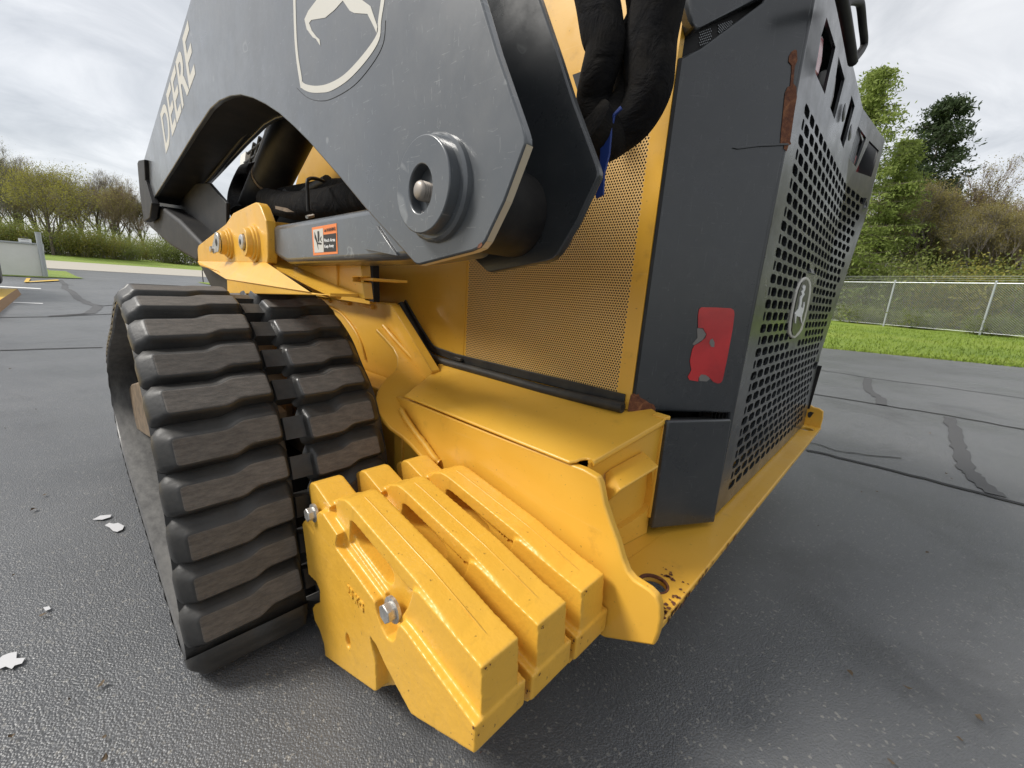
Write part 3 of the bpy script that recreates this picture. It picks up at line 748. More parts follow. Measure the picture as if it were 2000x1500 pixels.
# s grows down the rear run; left lug steps up towards the middle
LL = roundpoly([(.084, -.018), (.166, -.019), (.188, -.031), (.249, -.033), (.251, .014), (.197, .016), (.175, .028), (.086, .030)], .008)
RL = roundpoly([(.300, -.016), (.356, -.018), (.376, -.030), (.440, -.032), (.442, .013), (.390, .015), (.368, .026), (.302, .028)], .008)
lmL, lmR = lug_mesh(LL, 'tread_lug_mesh'), lug_mesh(RL, 'tread_lug_mesh_inner')
tw_ = Vector(track.location)+LO
for k in range(NP):
    for me in (lmL, lmR):
        p, t_, n_ = tn(S0+PIT*k); p = p+n_*(TH*.42)
        o = bpy.data.objects.new('tread_lug', me); C.objects.link(o); o.parent = track
        # local x -> world x, local y (s) -> tangent, local z -> outward normal
        mm = Matrix(((1, 0, 0, 0), (0, t_.y, n_.y, p.y), (0, t_.z, n_.z, p.z), (0, 0, 0, 1)))
        jit = 1+.05*math.sin(k*2.7+len(me.name)); o.matrix_local = Matrix.Translation(-tw_) @ mm @ Matrix.Diagonal((1, jit, .88+.04*math.sin(k*1.9), 1))
# sprocket, idlers and rollers inside the belt
sp_ = MB()
for i in range(16):
    a_ = 2*PI*i/16; cy, cz = 1.20, .40
    for q in ((.262, .302),):
        d = Vector((0, math.cos(a_), math.sin(a_))); t2 = Vector((0, -d.z, d.y))
        P0 = Vector((q[0], cy, cz)); hw = .026
        sp_.prism([P0+d*.14-t2*hw*1.1, P0+d*.14+t2*hw*1.1, P0+d*.244+t2*hw*.62, P0+d*.244-t2*hw*.62], (q[1]-q[0], 0, 0))
sp_.lathe((.24, 1.20, .40), (1, 0, 0), [(0, .10), (.02, .15), (.03, .17), (.08, .17), (.09, .15), (.25, .12)], 32)
part('drive_sprocket', sp_, TOOTH, smooth=40)
for (cy, cz, r) in ((1.07, .215, .19), (1.96, .22, .165)):
    idl = MB()
    for xa in (.185, .335):
        idl.lathe((xa, cy, cz), (1, 0, 0), [(0, r*.35), (.006, r*.8), (.010, r*.84), (.012, r*.97), (.02, r), (.05, r), (.058, r*.97), (.06, r*.84), (.064, r*.8), (.07, r*.35)], 40)
    idl.lathe((.17, cy, cz), (1, 0, 0), [(0, .045), (.27, .045)], 16)
    part('idler_wheel', idl, DSTEEL, smooth=40)
for cy in (1.35, 1.55, 1.75):
    part('track_roller', MB().lathe((.17, cy, .135), (1, 0, 0), [(0, .05), (.01, .09), (.07, .09), (.08, .05), (.17, .05), (.18, .09), (.24, .09), (.25, .05)], 28), DSTEEL, smooth=40)
part('track_frame', MB().box((.20, .95, .15), (.40, 2.0, .30)).box((.22, 1.1, .28), (.5, 1.32, .42)), BLACK, bevel=.01)
# lump of the outer roller that shows in the gap behind the tread
ft_ = ft = [(247, 765), (256, 750), (272, 745), (290, 800), (300, 860), (286, 852), (262, 835), (252, 800)]

part('idler_cap', MB().prism(ats(ft, 'x', .12), (.05, 0, 0)), DSTEEL, bevel=.006)
# ---- chassis side
X1 = .54
side_px = [(790, 780), (960, 848), (1140, 917), (1166, 932), (1172, 945), (1180, 985), (1192, 1022), (1206, 1060), (1215, 1092), (1225, 1118), (1237, 1133), (1251, 1142), (1268, 1153), (1281, 1166), (1288, 1184), (1290, 1210), (1286, 1236), (1277, 1262), (1180, 1246)]
sp3 = ats(side_px, 'x', X1)
low = sp3[-1]
sp3 += [Vector((X1, .62, low.z-.02)), Vector((X1, .90, low.z-.02)), Vector((X1, .90, sp3[0].z-.002)), Vector((X1, .868, sp3[0].z-.002))]
side = part('chassis_side_plate', MB().prism(sp3, (.016, 0, 0)), YEL, bevel=.0035, seg=3)
# worn bright lip along the rear edge of the plate
lip = ats(side_px[2:17], 'x', X1-.0006); mb = MB()
for i in range(len(lip)-1):
    a_, b_ = lip[i], lip[i+1]
    mb.add([a_+Vector((0, -.0012, 0)), b_+Vector((0, -.0012, 0)), b_+Vector((.014, -.0012, .0006)), a_+Vector((.014, -.0012, .0006))], [(0, 1, 2, 3)])
# upper chassis wall by the track
XU = .66
up = ats([(600, 577), (640, 583), (757, 592), (766, 599), (800, 654), (843, 725), (838, 742), (870, 800)], 'x', XU)
up += [Vector((XU, .72, .18)), Vector((XU, 2.2, .18)), Vector((XU, 2.2, up[0].z+.01))]
wallu = part('chassis_side_wall', MB().prism(up, (.03, 0, 0)), YEL, bevel=.003)
# raised round wheel arch on that wall
part('arch_ridge', MB().tube(spline(ats([(640, 598), (665, 611), (690, 640), (705, 670), (714, 702)], 'x', XU-.003), 6), .004, 6), YEL, smooth=60)
part('chassis_inner_wall', MB().box((.535, .86, .16), (.66, .90, .36)).box((.56, .9, .16), (.655, 2.1, .42)), YEL, bevel=.004)
# sloping orange side strip between that wall and the seal
a_ = ats([(764, 596), (845, 727)], 'x', XU-.001); b_ = ats([(783, 594), (853, 722)], 'x', .742)
part('sloping_strip', MB().prism([a_[0], a_[1], b_[1], b_[0]], (.006, .02, -.012)), YEL, bevel=.001)
# gusset: tilted shelf with an S shaped free edge
gp0 = Vector((.54, .866, .408)); gn_ = Vector((0, -.5, .86)).normalized()
g_px = [(746, 638), (735, 643), (752, 661), (768, 679), (777, 697), (777, 712), (772, 724), (757, 737), (745, 750), (737, 765), (734, 782), (737, 800), (747, 817), (762, 834), (786, 851), (804, 868), (822, 888), (838, 905), (850, 910), (858, 905), (822, 850), (790, 800), (800, 780), (834, 735)]
gq = [onp(u, v, gp0, gn_) for u, v in g_px]
part('gusset_plate', MB().prism(gq, -gn_*.010), YEL, bevel=.002)
def weld(px, fn, r, name='weld_bead'):
    p = [fn(u, v) for u, v in px]; path = spline(p, 5); R = random.Random(len(path)+int(px[0][0]))
    return part(name, MB().tube(path, [r*(1+.06*math.sin(i*2.1)+R.uniform(-.10, .10)) for i in range(len(path))], 8), YEL, smooth=60)
weld([(749, 636), (775, 667), (803, 697), (838, 733)], lambda u, v: onp(u, v, gp0+gn_*.004, gn_), .006)
weld([(783, 800), (793, 818), (812, 845), (832, 870), (848, 893), (858, 903)], lambda u, v: onp(u, v, gp0+gn_*.004, gn_), .0075)
for px in ([(627, 584), (645, 588)], [(661, 587), (683, 593)], [(703, 592), (728, 600)]):
    weld([px[0], ((px[0][0]+px[1][0])/2, (px[0][1]+px[1][1])/2), px[1]], lambda u, v: at(u, v, 'x', XU-.004), .007)

# ---- rear box: sloping lid, end wall with recessed pocket and pull flap
XP = .752
tl, tr_ = at(790, 772, 'x', X1-.004), at(1140, 911, 'x', X1-.004)
_s = at(1211, 806, 'x', .736); slope = (_s.z-tl.z)/(.736-tl.x)
E0 = Vector((X1, tr_.y+.004, tr_.z)); ED = Vector((.219, -.032, 0)).normalized(); EN = Vector((-ED.y, ED.x, 0))   # EN points forward, into the box
def one(u, v, off=0): return onp(u, v, E0-EN*off, EN)
def ye(x): return tr_.y-.146*(x-X1)
def lidz(x): return tl.z+slope*(x-tl.x)
yr, yl = tr_.y, tl.y
lid = [Vector((X1-.004, yl, lidz(X1-.004))), Vector((X1-.004, yr+.028, lidz(X1-.004))), Vector((X1+.006, yr+.02, lidz(X1+.006))), Vector((X1+.014, yr+.018, lidz(X1+.014))), Vector((X1+.022, yr+.012, lidz(X1+.022))), Vector((X1+.022, ye(X1+.022), lidz(X1+.022))), Vector((.762, ye(.762), lidz(.762))), Vector((.80, .36, lidz(.80)))]
_ln = Vector((-slope, 0, 1)); _lp = Vector((X1, 0, lidz(X1)))
lid += [onp(905, 716, _lp, _ln), onp(868, 706, _lp, _ln), onp(846, 727, _lp, _ln)]
fw_ = [Vector((.60, yl+.004, .36)), Vector((.60, yl+.004, lidz(.60)-.004)), Vector((.75, yl+.004, lidz(.75)-.004)), Vector((.75, yl+.004, .36))]
part('box_front_wall', MB().prism(fw_, (0, .006, 0)), YEL)
part('lid_screw', MB().lathe(at(862, 715, 'z', lidz(.71)), (0, 0, 1), [(-.004, .010), (.004, .010), (.006, .006)], 16), YEL, smooth=40)
part('box_lid', MB().prism(lid, (0, 0, -.006)), YEL, bevel=.0028, seg=3)
# end wall facing rearwards
ew = yr+.004
zb = ZS_ = .247
pk = [(1186, 935), (1262, 890), (1275, 925), (1271, 975), (1264, 997), (1252, 1006), (1205, 1037), (1196, 1005)]
def e2(p): return ((p-E0).dot(ED), p.z)
def e3(q, off=0): return E0+ED*q[0]+Vector((0, 0, q[1]-E0.z))-EN*off
hole = roundpoly([e2(one(u, v)) for u, v in pk], .012)
LX = .222
wallp = [(.012, lidz(X1+.012)-.004), (LX, lidz(.759)-.004), (LX, zb), (.012, zb)]
vs, fs = ringholes(wallp, [hole], lambda p: e3(p))
mb = MB().add(vs, fs); n_ = len(hole)
mb.add([e3(q) for q in hole]+[e3(q, -.012) for q in hole], [(i, (i+1) % n_, n_+(i+1) % n_, n_+i) for i in range(n_)]+[tuple(range(n_, 2*n_))])
me = mb.mesh('box_end_wall'); fixn(me); part('box_end_wall', me, YEL, smooth=30)
b0_, b1_ = e3((.022, lidz(X1+.022)-.0068)), e3((LX, lidz(.759)-.0068))
part('lid_bend', MB().tube([b0_-EN*.0015+EN*.0035, b1_-EN*.0015+EN*.0035], .0068, 14), YEL, smooth=60)
fl = [one(1183, 925, .002), one(1194, 917, .002), one(1256, 883, .002), one(1286, 912, .050), one(1213, 957, .050), one(1184, 982, .028)]
mb = MB().add(fl, [(1, 2, 3, 4), (0, 1, 4, 5)])
fp = mb.mesh('pull_flap'); fixn(fp)
fo = part('pull_flap', fp, YEL, smooth=25); sm = fo.modifiers.new('thick', 'SOLIDIFY'); sm.thickness = .005; sm.offset = 0
bv = fo.modifiers.new('bevel', 'BEVEL'); bv.width = .002; bv.segments = 2
fl2 = [one(1300, 816, .004), one(1311, 812, .010), one(1279, 1012, .010), one(1267, 1012, .004)]
part('corner_flange', MB().prism(fl2, EN*.03), YEL, bevel=.002)
part('box_inside', MB().box((X1+.02, yr+.05, .27), (.75, yl-.02, .42)), VOID)

# ---- bumper shelf
ZS, YB, XR = .246, .174, 2.085
def arcpts(cx, cy, r, n=20, a0=0): return [(cx+r*math.cos(a0+2*PI*k/n), cy+r*math.sin(a0+2*PI*k/n)) for k in range(n)]
hc = at(1277, 1150, 'z', ZS); hl = at(1248, 1142, 'z', ZS); hr_ = at(1308, 1160, 'z', ZS); hr = (hr_-hl).length/2
hc2 = at(1588, 836, 'z', ZS)
outer = [(X1+.012, YB+.02), (X1+.014, YB), (XR, YB), (XR, ew+.10), (X1+.012, ew+.10)]
holes = [arcpts(hc.x+.012, hc.y+.006, hr*.92), arcpts(XR-.09, YB+.045, .03)]
vs, fs = ringholes(outer, holes, lambda p: (p[0], p[1], ZS))
mb = MB().add(vs, fs); vs2, fs2 = ringholes(outer, holes, lambda p: (p[0], p[1], ZS-.014)); mb.add(vs2, [f[::-1] for f in fs2])
for lp in [outer]+holes:
    n_ = len(lp); mb.add([(x, y, ZS) for x, y in lp]+[(x, y, ZS-.014) for x, y in lp], [(i, (i+1) % n_, n_+(i+1) % n_, n_+i) for i in range(n_)])
bmx = bmesh.new(); me = mb.mesh('bumper_shelf'); bmx.from_mesh(me); bmesh.ops.remove_doubles(bmx, verts=bmx.verts, dist=1e-5); bmesh.ops.recalc_face_normals(bmx, faces=bmx.faces); bmx.to_mesh(me); bmx.free()
shelf = part('bumper_shelf', me, YEL, bevel=.003, seg=2)
# fold from shelf up to the end wall
fo_u = [one(1212, 1080, .002), one(1290, 1026, .002)]; fo_l = [at(1219, 1098, 'z', ZS+.0006), at(1300, 1040, 'z', ZS+.0006)]
fo_m = [(fo_u[k]+fo_l[k])/2-EN*.0-Vector((0, 0, .004)) for k in (0, 1)]
part('shelf_fold', MB().add(fo_u+fo_m+fo_l, [(0, 1, 3, 2), (2, 3, 5, 4)]), YEL, smooth=80)
# rusty worn rim of the hole and worn rear edge
ring = [Vector((x, y, ZS-.002)) for x, y in arcpts(hc.x+.012, hc.y+.006, hr*.92+.001, 28)]; ring.append(ring[0])
part('hole_rim', MB().tube(ring, .0032, 6), RUST, shelf, smooth=60)
R = random.Random(3)
def blot(name, c_, r, plane_n, m, parent, n=11, stretch=(1, 1), seed=0, rot=0):
    """thin irregular flake of rust or bare metal lying on a surface"""
    R_ = random.Random(seed); u_ = Vector(plane_n).orthogonal().normalized(); v_ = Vector(plane_n).cross(u_).normalized()
    u_, v_ = u_*math.cos(rot)+v_*math.sin(rot), v_*math.cos(rot)-u_*math.sin(rot)
    pts = [Vector(c_)+u_*math.cos(2*PI*k/n)*r*stretch[0]*R_.uniform(.5, 1.25)+v_*math.sin(2*PI*k/n)*r*stretch[1]*R_.uniform(.5, 1.25) for k in range(n)]
    return pts
mb = MB(); mb2 = MB()
for k in range(46):
    x = X1+.02+abs(R.gauss(0, .16)) if k < 36 else R.uniform(X1, XR-.02); mb.add(blot('', (x, YB-.0012, ZS-.007+R.uniform(-.005, .006)), R.uniform(.002, .006), (0, 1, 0), None, None, stretch=(1.2, .6), seed=k), [tuple(range(11))])
for k in range(26):
    x = X1+.02+abs(R.gauss(0, .05)); mb.add(blot('', (x, YB+.003+abs(R.gauss(0, .006)), ZS+.0008), R.uniform(.001, .0045), (0, 0, 1), None, None, seed=k+90), [tuple(range(11))])
for k in range(14):
    p_ = at(1308+R.gauss(0, 9), 1120+R.gauss(0, 8), 'z', ZS+.0008); mb.add(blot('', p_, R.uniform(.001, .0045), (0, 0, 1), None, None, seed=k+190), [tuple(range(11))])
part('rust_spots', mb, RUST, shelf)['kind'] = 'stuff'
# far bracket of the bumper
bq = ats([(1573, 840), (1577, 786), (1588, 794), (1600, 797), (1609, 804), (1607, 820), (1600, 838)], 'y', YB+.02)
bx = XR-.02
def onx(px): return [Vector((bx, .0, 0))+Vector((0, at(u, v, 'x', bx).y, at(u, v, 'x', bx).z)) for u, v in px]
fbp = onx([(1568, 836), (1577, 787), (1584, 792), (1590, 796), (1600, 798), (1608, 804), (1607, 818), (1603, 832), (1602, 838)])
fb = part('bumper_end_bracket', MB().prism(fbp, (.016, 0, 0)), YEL, bevel=.003)
em = onx([(1578, 806), (1583, 804), (1590, 806), (1586, 811), (1582, 816), (1578, 815)])
part('stencil_mark', MB().prism([p+Vector((-.0012, 0, 0)) for p in em], (.001, 0, 0)), INK, fb)
# lower dark cover beside the grille
lo_ = [one(1305, 822, .012), at(1430, 820, 'z', .47), at(1395, 1022, 'z', .262), one(1272, 1033, .012)]
lo_[1] = Vector((.945, .192, lo_[0].z)); 
nrm = (lo_[1]-lo_[0]).cross(Vector((0, 0, 1))).normalized()
if nrm.y < 0: nrm = -nrm
lo_[2] = onp(1396, 1021, lo_[0], nrm); lo_[3] = onp(1272, 1033, lo_[0], nrm); lo_[1] = onp(1430, 820, lo_[0], nrm)
lc = part('lower_corner_cover', MB().prism(lo_, nrm*.012), DARK, bevel=.004, seg=3)
topq = [lo_[0]+nrm*.012, lo_[1]+nrm*.012, lo_[1]+nrm*.06+Vector((0, 0, 0)), lo_[0]+nrm*.05]
part('cover_lip', MB().prism([p-Vector((0, 0, .012)) for p in topq], (0, 0, -.003)), VOID, lc)

# ---- perforated side panel, engine body
pan0 = Vector((XP, 0, 0)); panT = 1.42
PY0, PY1, PZ0, PZ1 = .402, .889, .523, 1.06
EDGE = at(1231, 790, 'x', XP).y
mb = MB()
hx, hz = .0058, .0050
nj = int((PZ1-PZ0)/hz); ni = int((PY1-PY0)/hx); rr = .00205
vs = []; fs = []
hexa = [math.radians(a_) for a_ in (30, 90, 150, 210, 270, 330)]
V = []; F = []
for j in range(nj):
    for i in range(ni):
        cy = PY0+(i+.5+.5*(j % 2))*hx; cz = PZ0+(j+.5)*hz; o = len(V)
        a_, b2 = cy-hx/2, cy+hx/2; c2, d2 = cz-hz/2, cz+hz/2
        V += [(XP, b2, d2), (XP, cy, d2), (XP, a_, d2), (XP, a_, c2), (XP, cy, c2), (XP, b2, c2)]
        V += [(XP, cy+rr*math.cos(q), cz+rr*math.sin(q)) for q in hexa]
        V += [(XP+.0003, cy+rr*math.cos(q), cz+rr*math.sin(q)) for q in hexa]
        for k in range(6):
            l = (k+1) % 6; F.append((o+k, o+6+k, o+6+l, o+l)); F.append((o+6+k, o+12+k, o+12+l, o+6+l))
mb.add(V, F)
# solid frame round the perforation
yA, yB = PY0, PY0+ni*hx; zA, zB = PZ0, PZ0+nj*hz
def rq(y0_, y1_, z0_, z1_): mb.add([(XP, y0_, z0_), (XP, y1_, z0_), (XP, y1_, z1_), (XP, y0_, z1_)], [(0, 3, 2, 1)], 1)
rq(EDGE, yA, lidz(XP)+.002, panT); rq(yA, yB+hx/2, zB, panT); rq(yA, yB+hx/2, lidz(XP)-.01, zA); rq(yB+hx/2, 1.9, .55, panT); rq(yB+hx/2, 1.3, lidz(XP)-.01, .55)
for j in range(nj):
    z_ = PZ0+j*hz
    if j % 2: rq(yA, yA+hx/2, z_, z_+hz)
    else: rq(yB, yB+hx/2, z_, z_+hz)
rq2 = [(XP, EDGE, lidz(XP)+.002), (XP+.012, EDGE-.002, lidz(XP)+.002), (XP+.012, EDGE-.002, panT), (XP, EDGE, panT)]
mb.add(rq2, [(0, 1, 2, 3)], 1)
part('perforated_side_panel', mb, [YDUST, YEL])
part('engine_screen', MB().box((XP+.03, .42, .5), (XP+.04, 1.85, 1.40)), VOID)
part('panel_seam', MB().prism([Vector((XP-.0015, y_, z_)) for y_, z_ in ((.893, .52), (.893, .80), (1.6, .80), (1.6, .797), (.896, .797), (.896, .52))], (.001, 0, 0)), YEL)
part('engine_body', MB().box((XP+.06, .40, .27), (1.86, 1.85, 1.36)), VOID)
part('right_side_panel', MB().box((1.862, .36, .3), (1.87, 2.6, 1.40)), YEL)
# rubber seal: flange and bulb
sl = [at(788, 590, 'x', XP-.006), at(812, 632, 'x', XP-.006), at(838, 674, 'x', XP-.006), at(850, 684, 'x', XP-.006), at(866, 690, 'x', XP-.006), at(885, 697, 'x', XP-.006)]
e0 = at(1219, 781, 'x', XP-.006)
low_ = [at(900, 701, 'x', XP-.006), at(1000, 726, 'x', XP-.006), at(1110, 753, 'x', XP-.006), e0]
path = spline(sl, 6)+low_
mb = MB(); n_ = len(path)
for i, p in enumerate(path):
    d = (path[min(i+1, n_-1)]-path[max(i-1, 0)]).normalized(); s_ = Vector((1, 0, 0)).cross(d).normalized()
    if s_.z < 0: s_ = -s_
    mb.v += [tuple(p+s_*.011), tuple(p-s_*.011), tuple(p-s_*.011+Vector((.006, 0, 0))), tuple(p+s_*.011+Vector((.006, 0, 0)))]
for i in range(n_-1):
    for k in range(4): l = (k+1) % 4; mb.f.append((4*i+k, 4*i+l, 4*i+4+l, 4*i+4+k)); mb.m.append(0)
mb.f += [(3, 2, 1, 0), tuple(4*(n_-1)+k for k in range(4))]; mb.m += [0, 0]
me = mb.mesh('seal'); fixn(me)
seal = part('rubber_seal', me, SEAL, bevel=.002)
bulb = [at(783, 594, 'x', XP-.016), at(808, 642, 'x', XP-.016), at(830, 683, 'x', XP-.016), at(843, 697, 'x', XP-.016), at(860, 705, 'x', XP-.016), at(885, 712, 'x', XP-.016)]
bl2 = [at(930, 724, 'x', XP-.016), at(1060, 761, 'x', XP-.016), at(1216, 796, 'x', XP-.016)]
bp = spline(bulb, 6)+bl2
part('seal_bulb', MB().tube(bp, .0115, 12), SEAL, seal, smooth=60)
part('seal_bore', MB().tube([bp[-1]+Vector((0, -.0005, 0)), bp[-1]+Vector((0, .0006, 0))], .006, 12), VOID, seal)
part('seal_clip', MB().box((XP-.018, .885, .506), (XP-.008, .915, .516)), SEAL, seal, bevel=.002)

# ---- angled charcoal corner panel of the rear door
CA = Vector((.752, .368, .492)); CB = Vector((.930, .2266, .492)); YG = .2266
cn = (CB-CA).cross(Vector((0, 0, 1))).normalized()
if cn.y < 0: cn = -cn      # points into the machine
def onc(u, v, off=0): return onp(u, v, CA-cn*off, cn)
cp_ = [onc(1232, 804), onc(1428, 808), onc(1504, 430), onc(1545, 280), onc(1593, 0), onc(1604, -60)]
hi = 1.32
zt = [onc(1491, 3), onc(1368, 93), onc(1332, 114)]
cpoly = [Vector((CA.x, CA.y, .492)), Vector((CB.x, CB.y, .492)), Vector((CB.x, CB.y, 1.30)), zt[0]+Vector((.02, -.015, .05)), zt[0], zt[1], zt[2]]
cpoly[6].x, cpoly[6].y = CA.x, CA.y
corner = part('corner_door_panel', MB().prism(cpoly, cn*.010), DARK, bevel=.005, seg=3)
# left return of that panel, in shade against the yellow edge
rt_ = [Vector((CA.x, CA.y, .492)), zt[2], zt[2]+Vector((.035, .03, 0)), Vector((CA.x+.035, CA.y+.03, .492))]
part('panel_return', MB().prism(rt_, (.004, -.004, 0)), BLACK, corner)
# pressed crease
cr_ = [onc(1428, 289), onc(1480, 282), onc(1538, 280), onc(1540, 284), onc(1480, 287), onc(1440, 292)]
part('pressed_crease', MB().prism([p-cn*.0008 for p in cr_], -cn*.0015), DARK, corner, bevel=.0008)
rust1 = [(1552, 97), (1556, 99), (1557, 118), (1552, 130), (1550, 150), (1549, 163), (1555, 170), (1556, 190), (1551, 220), (1546, 255), (1543, 275), (1545, 282), (1540, 284), (1536, 296), (1531, 291), (1531, 283), (1524, 280), (1525, 262), (1529, 222), (1533, 182), (1538, 170), (1543, 168), (1546, 140), (1546, 128), (1540, 121), (1541, 110), (1546, 101)]
rp = part('rust_patch', MB().prism([onc(u, v, .0005) for u, v in rust1], -cn*.0006), RUST, corner)
rp['label'] = 'long rust streak down the corner edge'
rust2 = [(1232, 771), (1238, 768), (1243, 771), (1247, 769), (1251, 777), (1260, 781), (1268, 787), (1277, 790), (1280, 797), (1279, 806), (1255, 805), (1226, 803), (1228, 788)]
rp = part('rust_patch', MB().prism([onc(u, v, .0005) for u, v in rust2], -cn*.0006), RUST, corner)
rp['label'] = 'dark rust at the lower corner beside the yellow edge'
red = [(1370, 600), (1399, 600.5), (1427, 602), (1433, 606), (1434, 614), (1431, 640), (1420, 700), (1411, 742), (1408, 747), (1402, 749), (1393, 746), (1385, 737), (1378, 732), (1369, 731), (1364, 738), (1363, 745), (1346, 742), (1343, 736), (1350, 723), (1347, 705), (1352, 682), (1356, 675), (1368, 668), (1377, 660), (1380, 653), (1376, 647), (1373, 641), (1363, 640), (1363, 617), (1365, 604)]
rs = part('reflector_sticker', MB().prism([onc(u, v, .0005) for u, v in red], -cn*.0008), RED, corner)
part('torn_backing', MB().prism([onc(u, v, .0004) for u, v in [(1361, 641), (1372, 642), (1379, 653), (1372, 664), (1356, 674), (1352, 672), (1362, 660)]], -cn*.0004), GREY, rs)
part('torn_backing', MB().prism([onc(u, v, .0006) for u, v in [(1386, 664), (1391, 661), (1395, 669), (1394, 678), (1388, 677), (1385, 670)]], -cn*.0014), GREY, rs)
part('torn_backing', MB().prism([onc(u, v, .0004) for u, v in [(1365, 731), (1380, 732), (1387, 740), (1380, 745), (1366, 744)]], -cn*.0004), GREY, rs)

# ---- rear grille
GX0, GX1, GZ0 = CB.x+.004, 2.03, .252
gh, gpz = .0585, .0264
hx0, hz0 = 1.035, .298
rows_ = 31; cols = 16
GT = hz0+rows_*gpz-gpz/2; GL = hx0-gh/2; GR = hx0+(cols-.5)*gh
V = []; F = []
def gy(x, z):
    f = max(0, min(1, (z-.55)/.5)); xf = 1.70+(1.1-z)*.06
    return YG-max(0, x-xf)*.12*f
emb_c = (1.437, .713)
for j in range(rows_):
    z = hz0+j*gpz
    for i in range(cols):
        x = hx0+i*gh; full = True; xa, xb = x-gh/2, x+gh/2
        sh = gh/2 if (j % 2) else 0; cx = x+sh
        e_ = ((x-emb_c[0])/.105)**2+((z-emb_c[1])/.115)**2 < 1
        za, zb_ = z-gpz/2, z+gpz/2; o = len(V)
        xa, xb = cx-gh/2, cx+gh/2
        if e_ or (sh and i == cols-1):
            V += [(xa, za), (xb, za), (xb, zb_), (xa, zb_)]; F.append((o, o+1, o+2, o+3)); continue
        w_, h_ = .0245, .0096
        outl = [(xb, z), (xb, zb_), (cx, zb_), (xa, zb_), (xa, z), (xa, za), (cx, za), (xb, za)]
        inn = [(cx+w_, z), (cx+w_*.82, z+h_*.86), (cx, z+h_*1.06), (cx-w_*.82, z+h_*.86), (cx-w_, z), (cx-w_*.82, z-h_*.86), (cx, z-h_*1.06), (cx+w_*.82, z-h_*.86)]
        V += outl+inn
        for k in range(8): l = (k+1) % 8; F.append((o+k, o+l, o+8+l, o+8+k))
    if j % 2:   # half slot at the left, blank at right
        o = len(V); xa, xb = GL, GL+gh/2; cx = (xa+xb)/2+.003; w_, h_ = .0088, .0096
        outl = [(xb, z), (xb, z+gpz/2), (cx, z+gpz/2), (xa, z+gpz/2), (xa, z), (xa, z-gpz/2), (cx, z-gpz/2), (xb, z-gpz/2)]
        inn = [(cx+w_, z), (cx+w_*.75, z+h_*.9), (cx, z+h_), (cx-w_*.75, z+h_*.9), (cx-w_, z), (cx-w_*.75, z-h_*.9), (cx, z-h_), (cx+w_*.75, z-h_*.9)]
        V += outl+inn
        for k in range(8): l = (k+1) % 8; F.append((o+k, o+l, o+8+l, o+8+k))
    else:
        o = len(V); V += [(GR, z-gpz/2), (GR+gh/2, z-gpz/2), (GR+gh/2, z+gpz/2), (GR, z+gpz/2)]; F.append((o, o+1, o+2, o+3))
def addq(x0_, x1_, z0_, z1_, nx_=1, nz_=1):
    for a_ in range(nx_):
        for c_ in range(nz_):
            o = len(V); xa, xb = x0_+(x1_-x0_)*a_/nx_, x0_+(x1_-x0_)*(a_+1)/nx_; za, zb_ = z0_+(z1_-z0_)*c_/nz_, z0_+(z1_-z0_)*(c_+1)/nz_
            V.extend([(xa, za), (xb, za), (xb, zb_), (xa, zb_)]); F.append((o, o+1, o+2, o+3))
GRR = GR+gh/2; RX = 2.01
addq(GX0, GL, GZ0, GT, 1, 8); addq(GRR, RX, GZ0, GT, 1, 24); addq(GL, GRR, GZ0, hz0-gpz/2, 12, 1)
def gz(px): return [(p.x, p.z) for p in ats(px, 'y', YG)]
slots = [gz([(1614.5, 34), (1632, 92), (1611, 184), (1592, 141), (1604, 70)]), gz([(1638, 110), (1650, 154), (1630, 233), (1621, 209), (1633, 145)]), gz([(1663.5, 186), (1669.5, 207), (1647, 290), (1641, 271)]), gz([(1676, 246), (1682.5, 270), (1666, 326), (1658, 308)]), gz([(1685, 277), (1692, 297), (1679, 348), (1665, 336)])]
TZ = 1.305
V3 = [(x, gy(x, z), z) for x, z in V]
outl = [(GX0, GT)]+[(GX0+(RX-GX0)*k/40, GT) for k in range(1, 40)]+[(RX, GT), (RX, TZ)]+[(GX0+(RX-GX0)*k/40, TZ) for k in range(39, 0, -1)]+[(GX0, TZ)]
vs, fs = ringholes(outl, [s for s in slots if True], lambda p: (p[0], gy(p[0], p[1]), p[1]))
mb = MB().add(V3, F).add(vs, fs)
me = mb.mesh('rear_grille'); bmx = bmesh.new(); bmx.from_mesh(me); bmesh.ops.remove_doubles(bmx, verts=bmx.verts, dist=2e-4); bmesh.ops.recalc_face_normals(bmx, faces=bmx.faces)
if sum(f.normal.y*f.calc_area() for f in bmx.faces) > 0: bmesh.ops.reverse_faces(bmx, faces=bmx.faces)
bmx.to_mesh(me); bmx.free()
grille = part('rear_grille', me, DARK)
sm = grille.modifiers.new('thick', 'SOLIDIFY'); sm.thickness = .006; sm.offset = -1
bv = grille.modifiers.new('bevel', 'BEVEL'); bv.width = .0018; bv.segments = 1; bv.limit_method = 'ANGLE'; bv.angle_limit = rad(50)
part('grille_edge', MB().prism([Vector((RX, gy(RX, z), z)) for z in (GZ0, .55, .8, 1.05, TZ)]+[Vector((RX, YG+.12, TZ)), Vector((RX, YG+.12, GZ0))], (.006, 0, 0)), DARK)
part('corner_round', MB().tube([(CB.x+.004, YG+.006, .26), (CB.x+.004, YG+.006, TZ)], .0075, 12), DARK, corner, smooth=60)
fins = MB()
fins.box((.97, YG+.075, .27), (2.05, YG+.08, 1.1))
for k in range(38): fins.box((.98+k*.028, YG+.055, .27), (.984+k*.028, YG+.074, 1.1))
part('cooling_core', fins, CORE); part('rear_void', MB().box((.95, YG+.10, .27), (2.05, .42, 1.29)), VOID)
def lens(px, m, nm):
    return part(nm, MB().prism(ats(px, 'y', YG+.010), (0, .03, 0)), m, grille, bevel=.006)
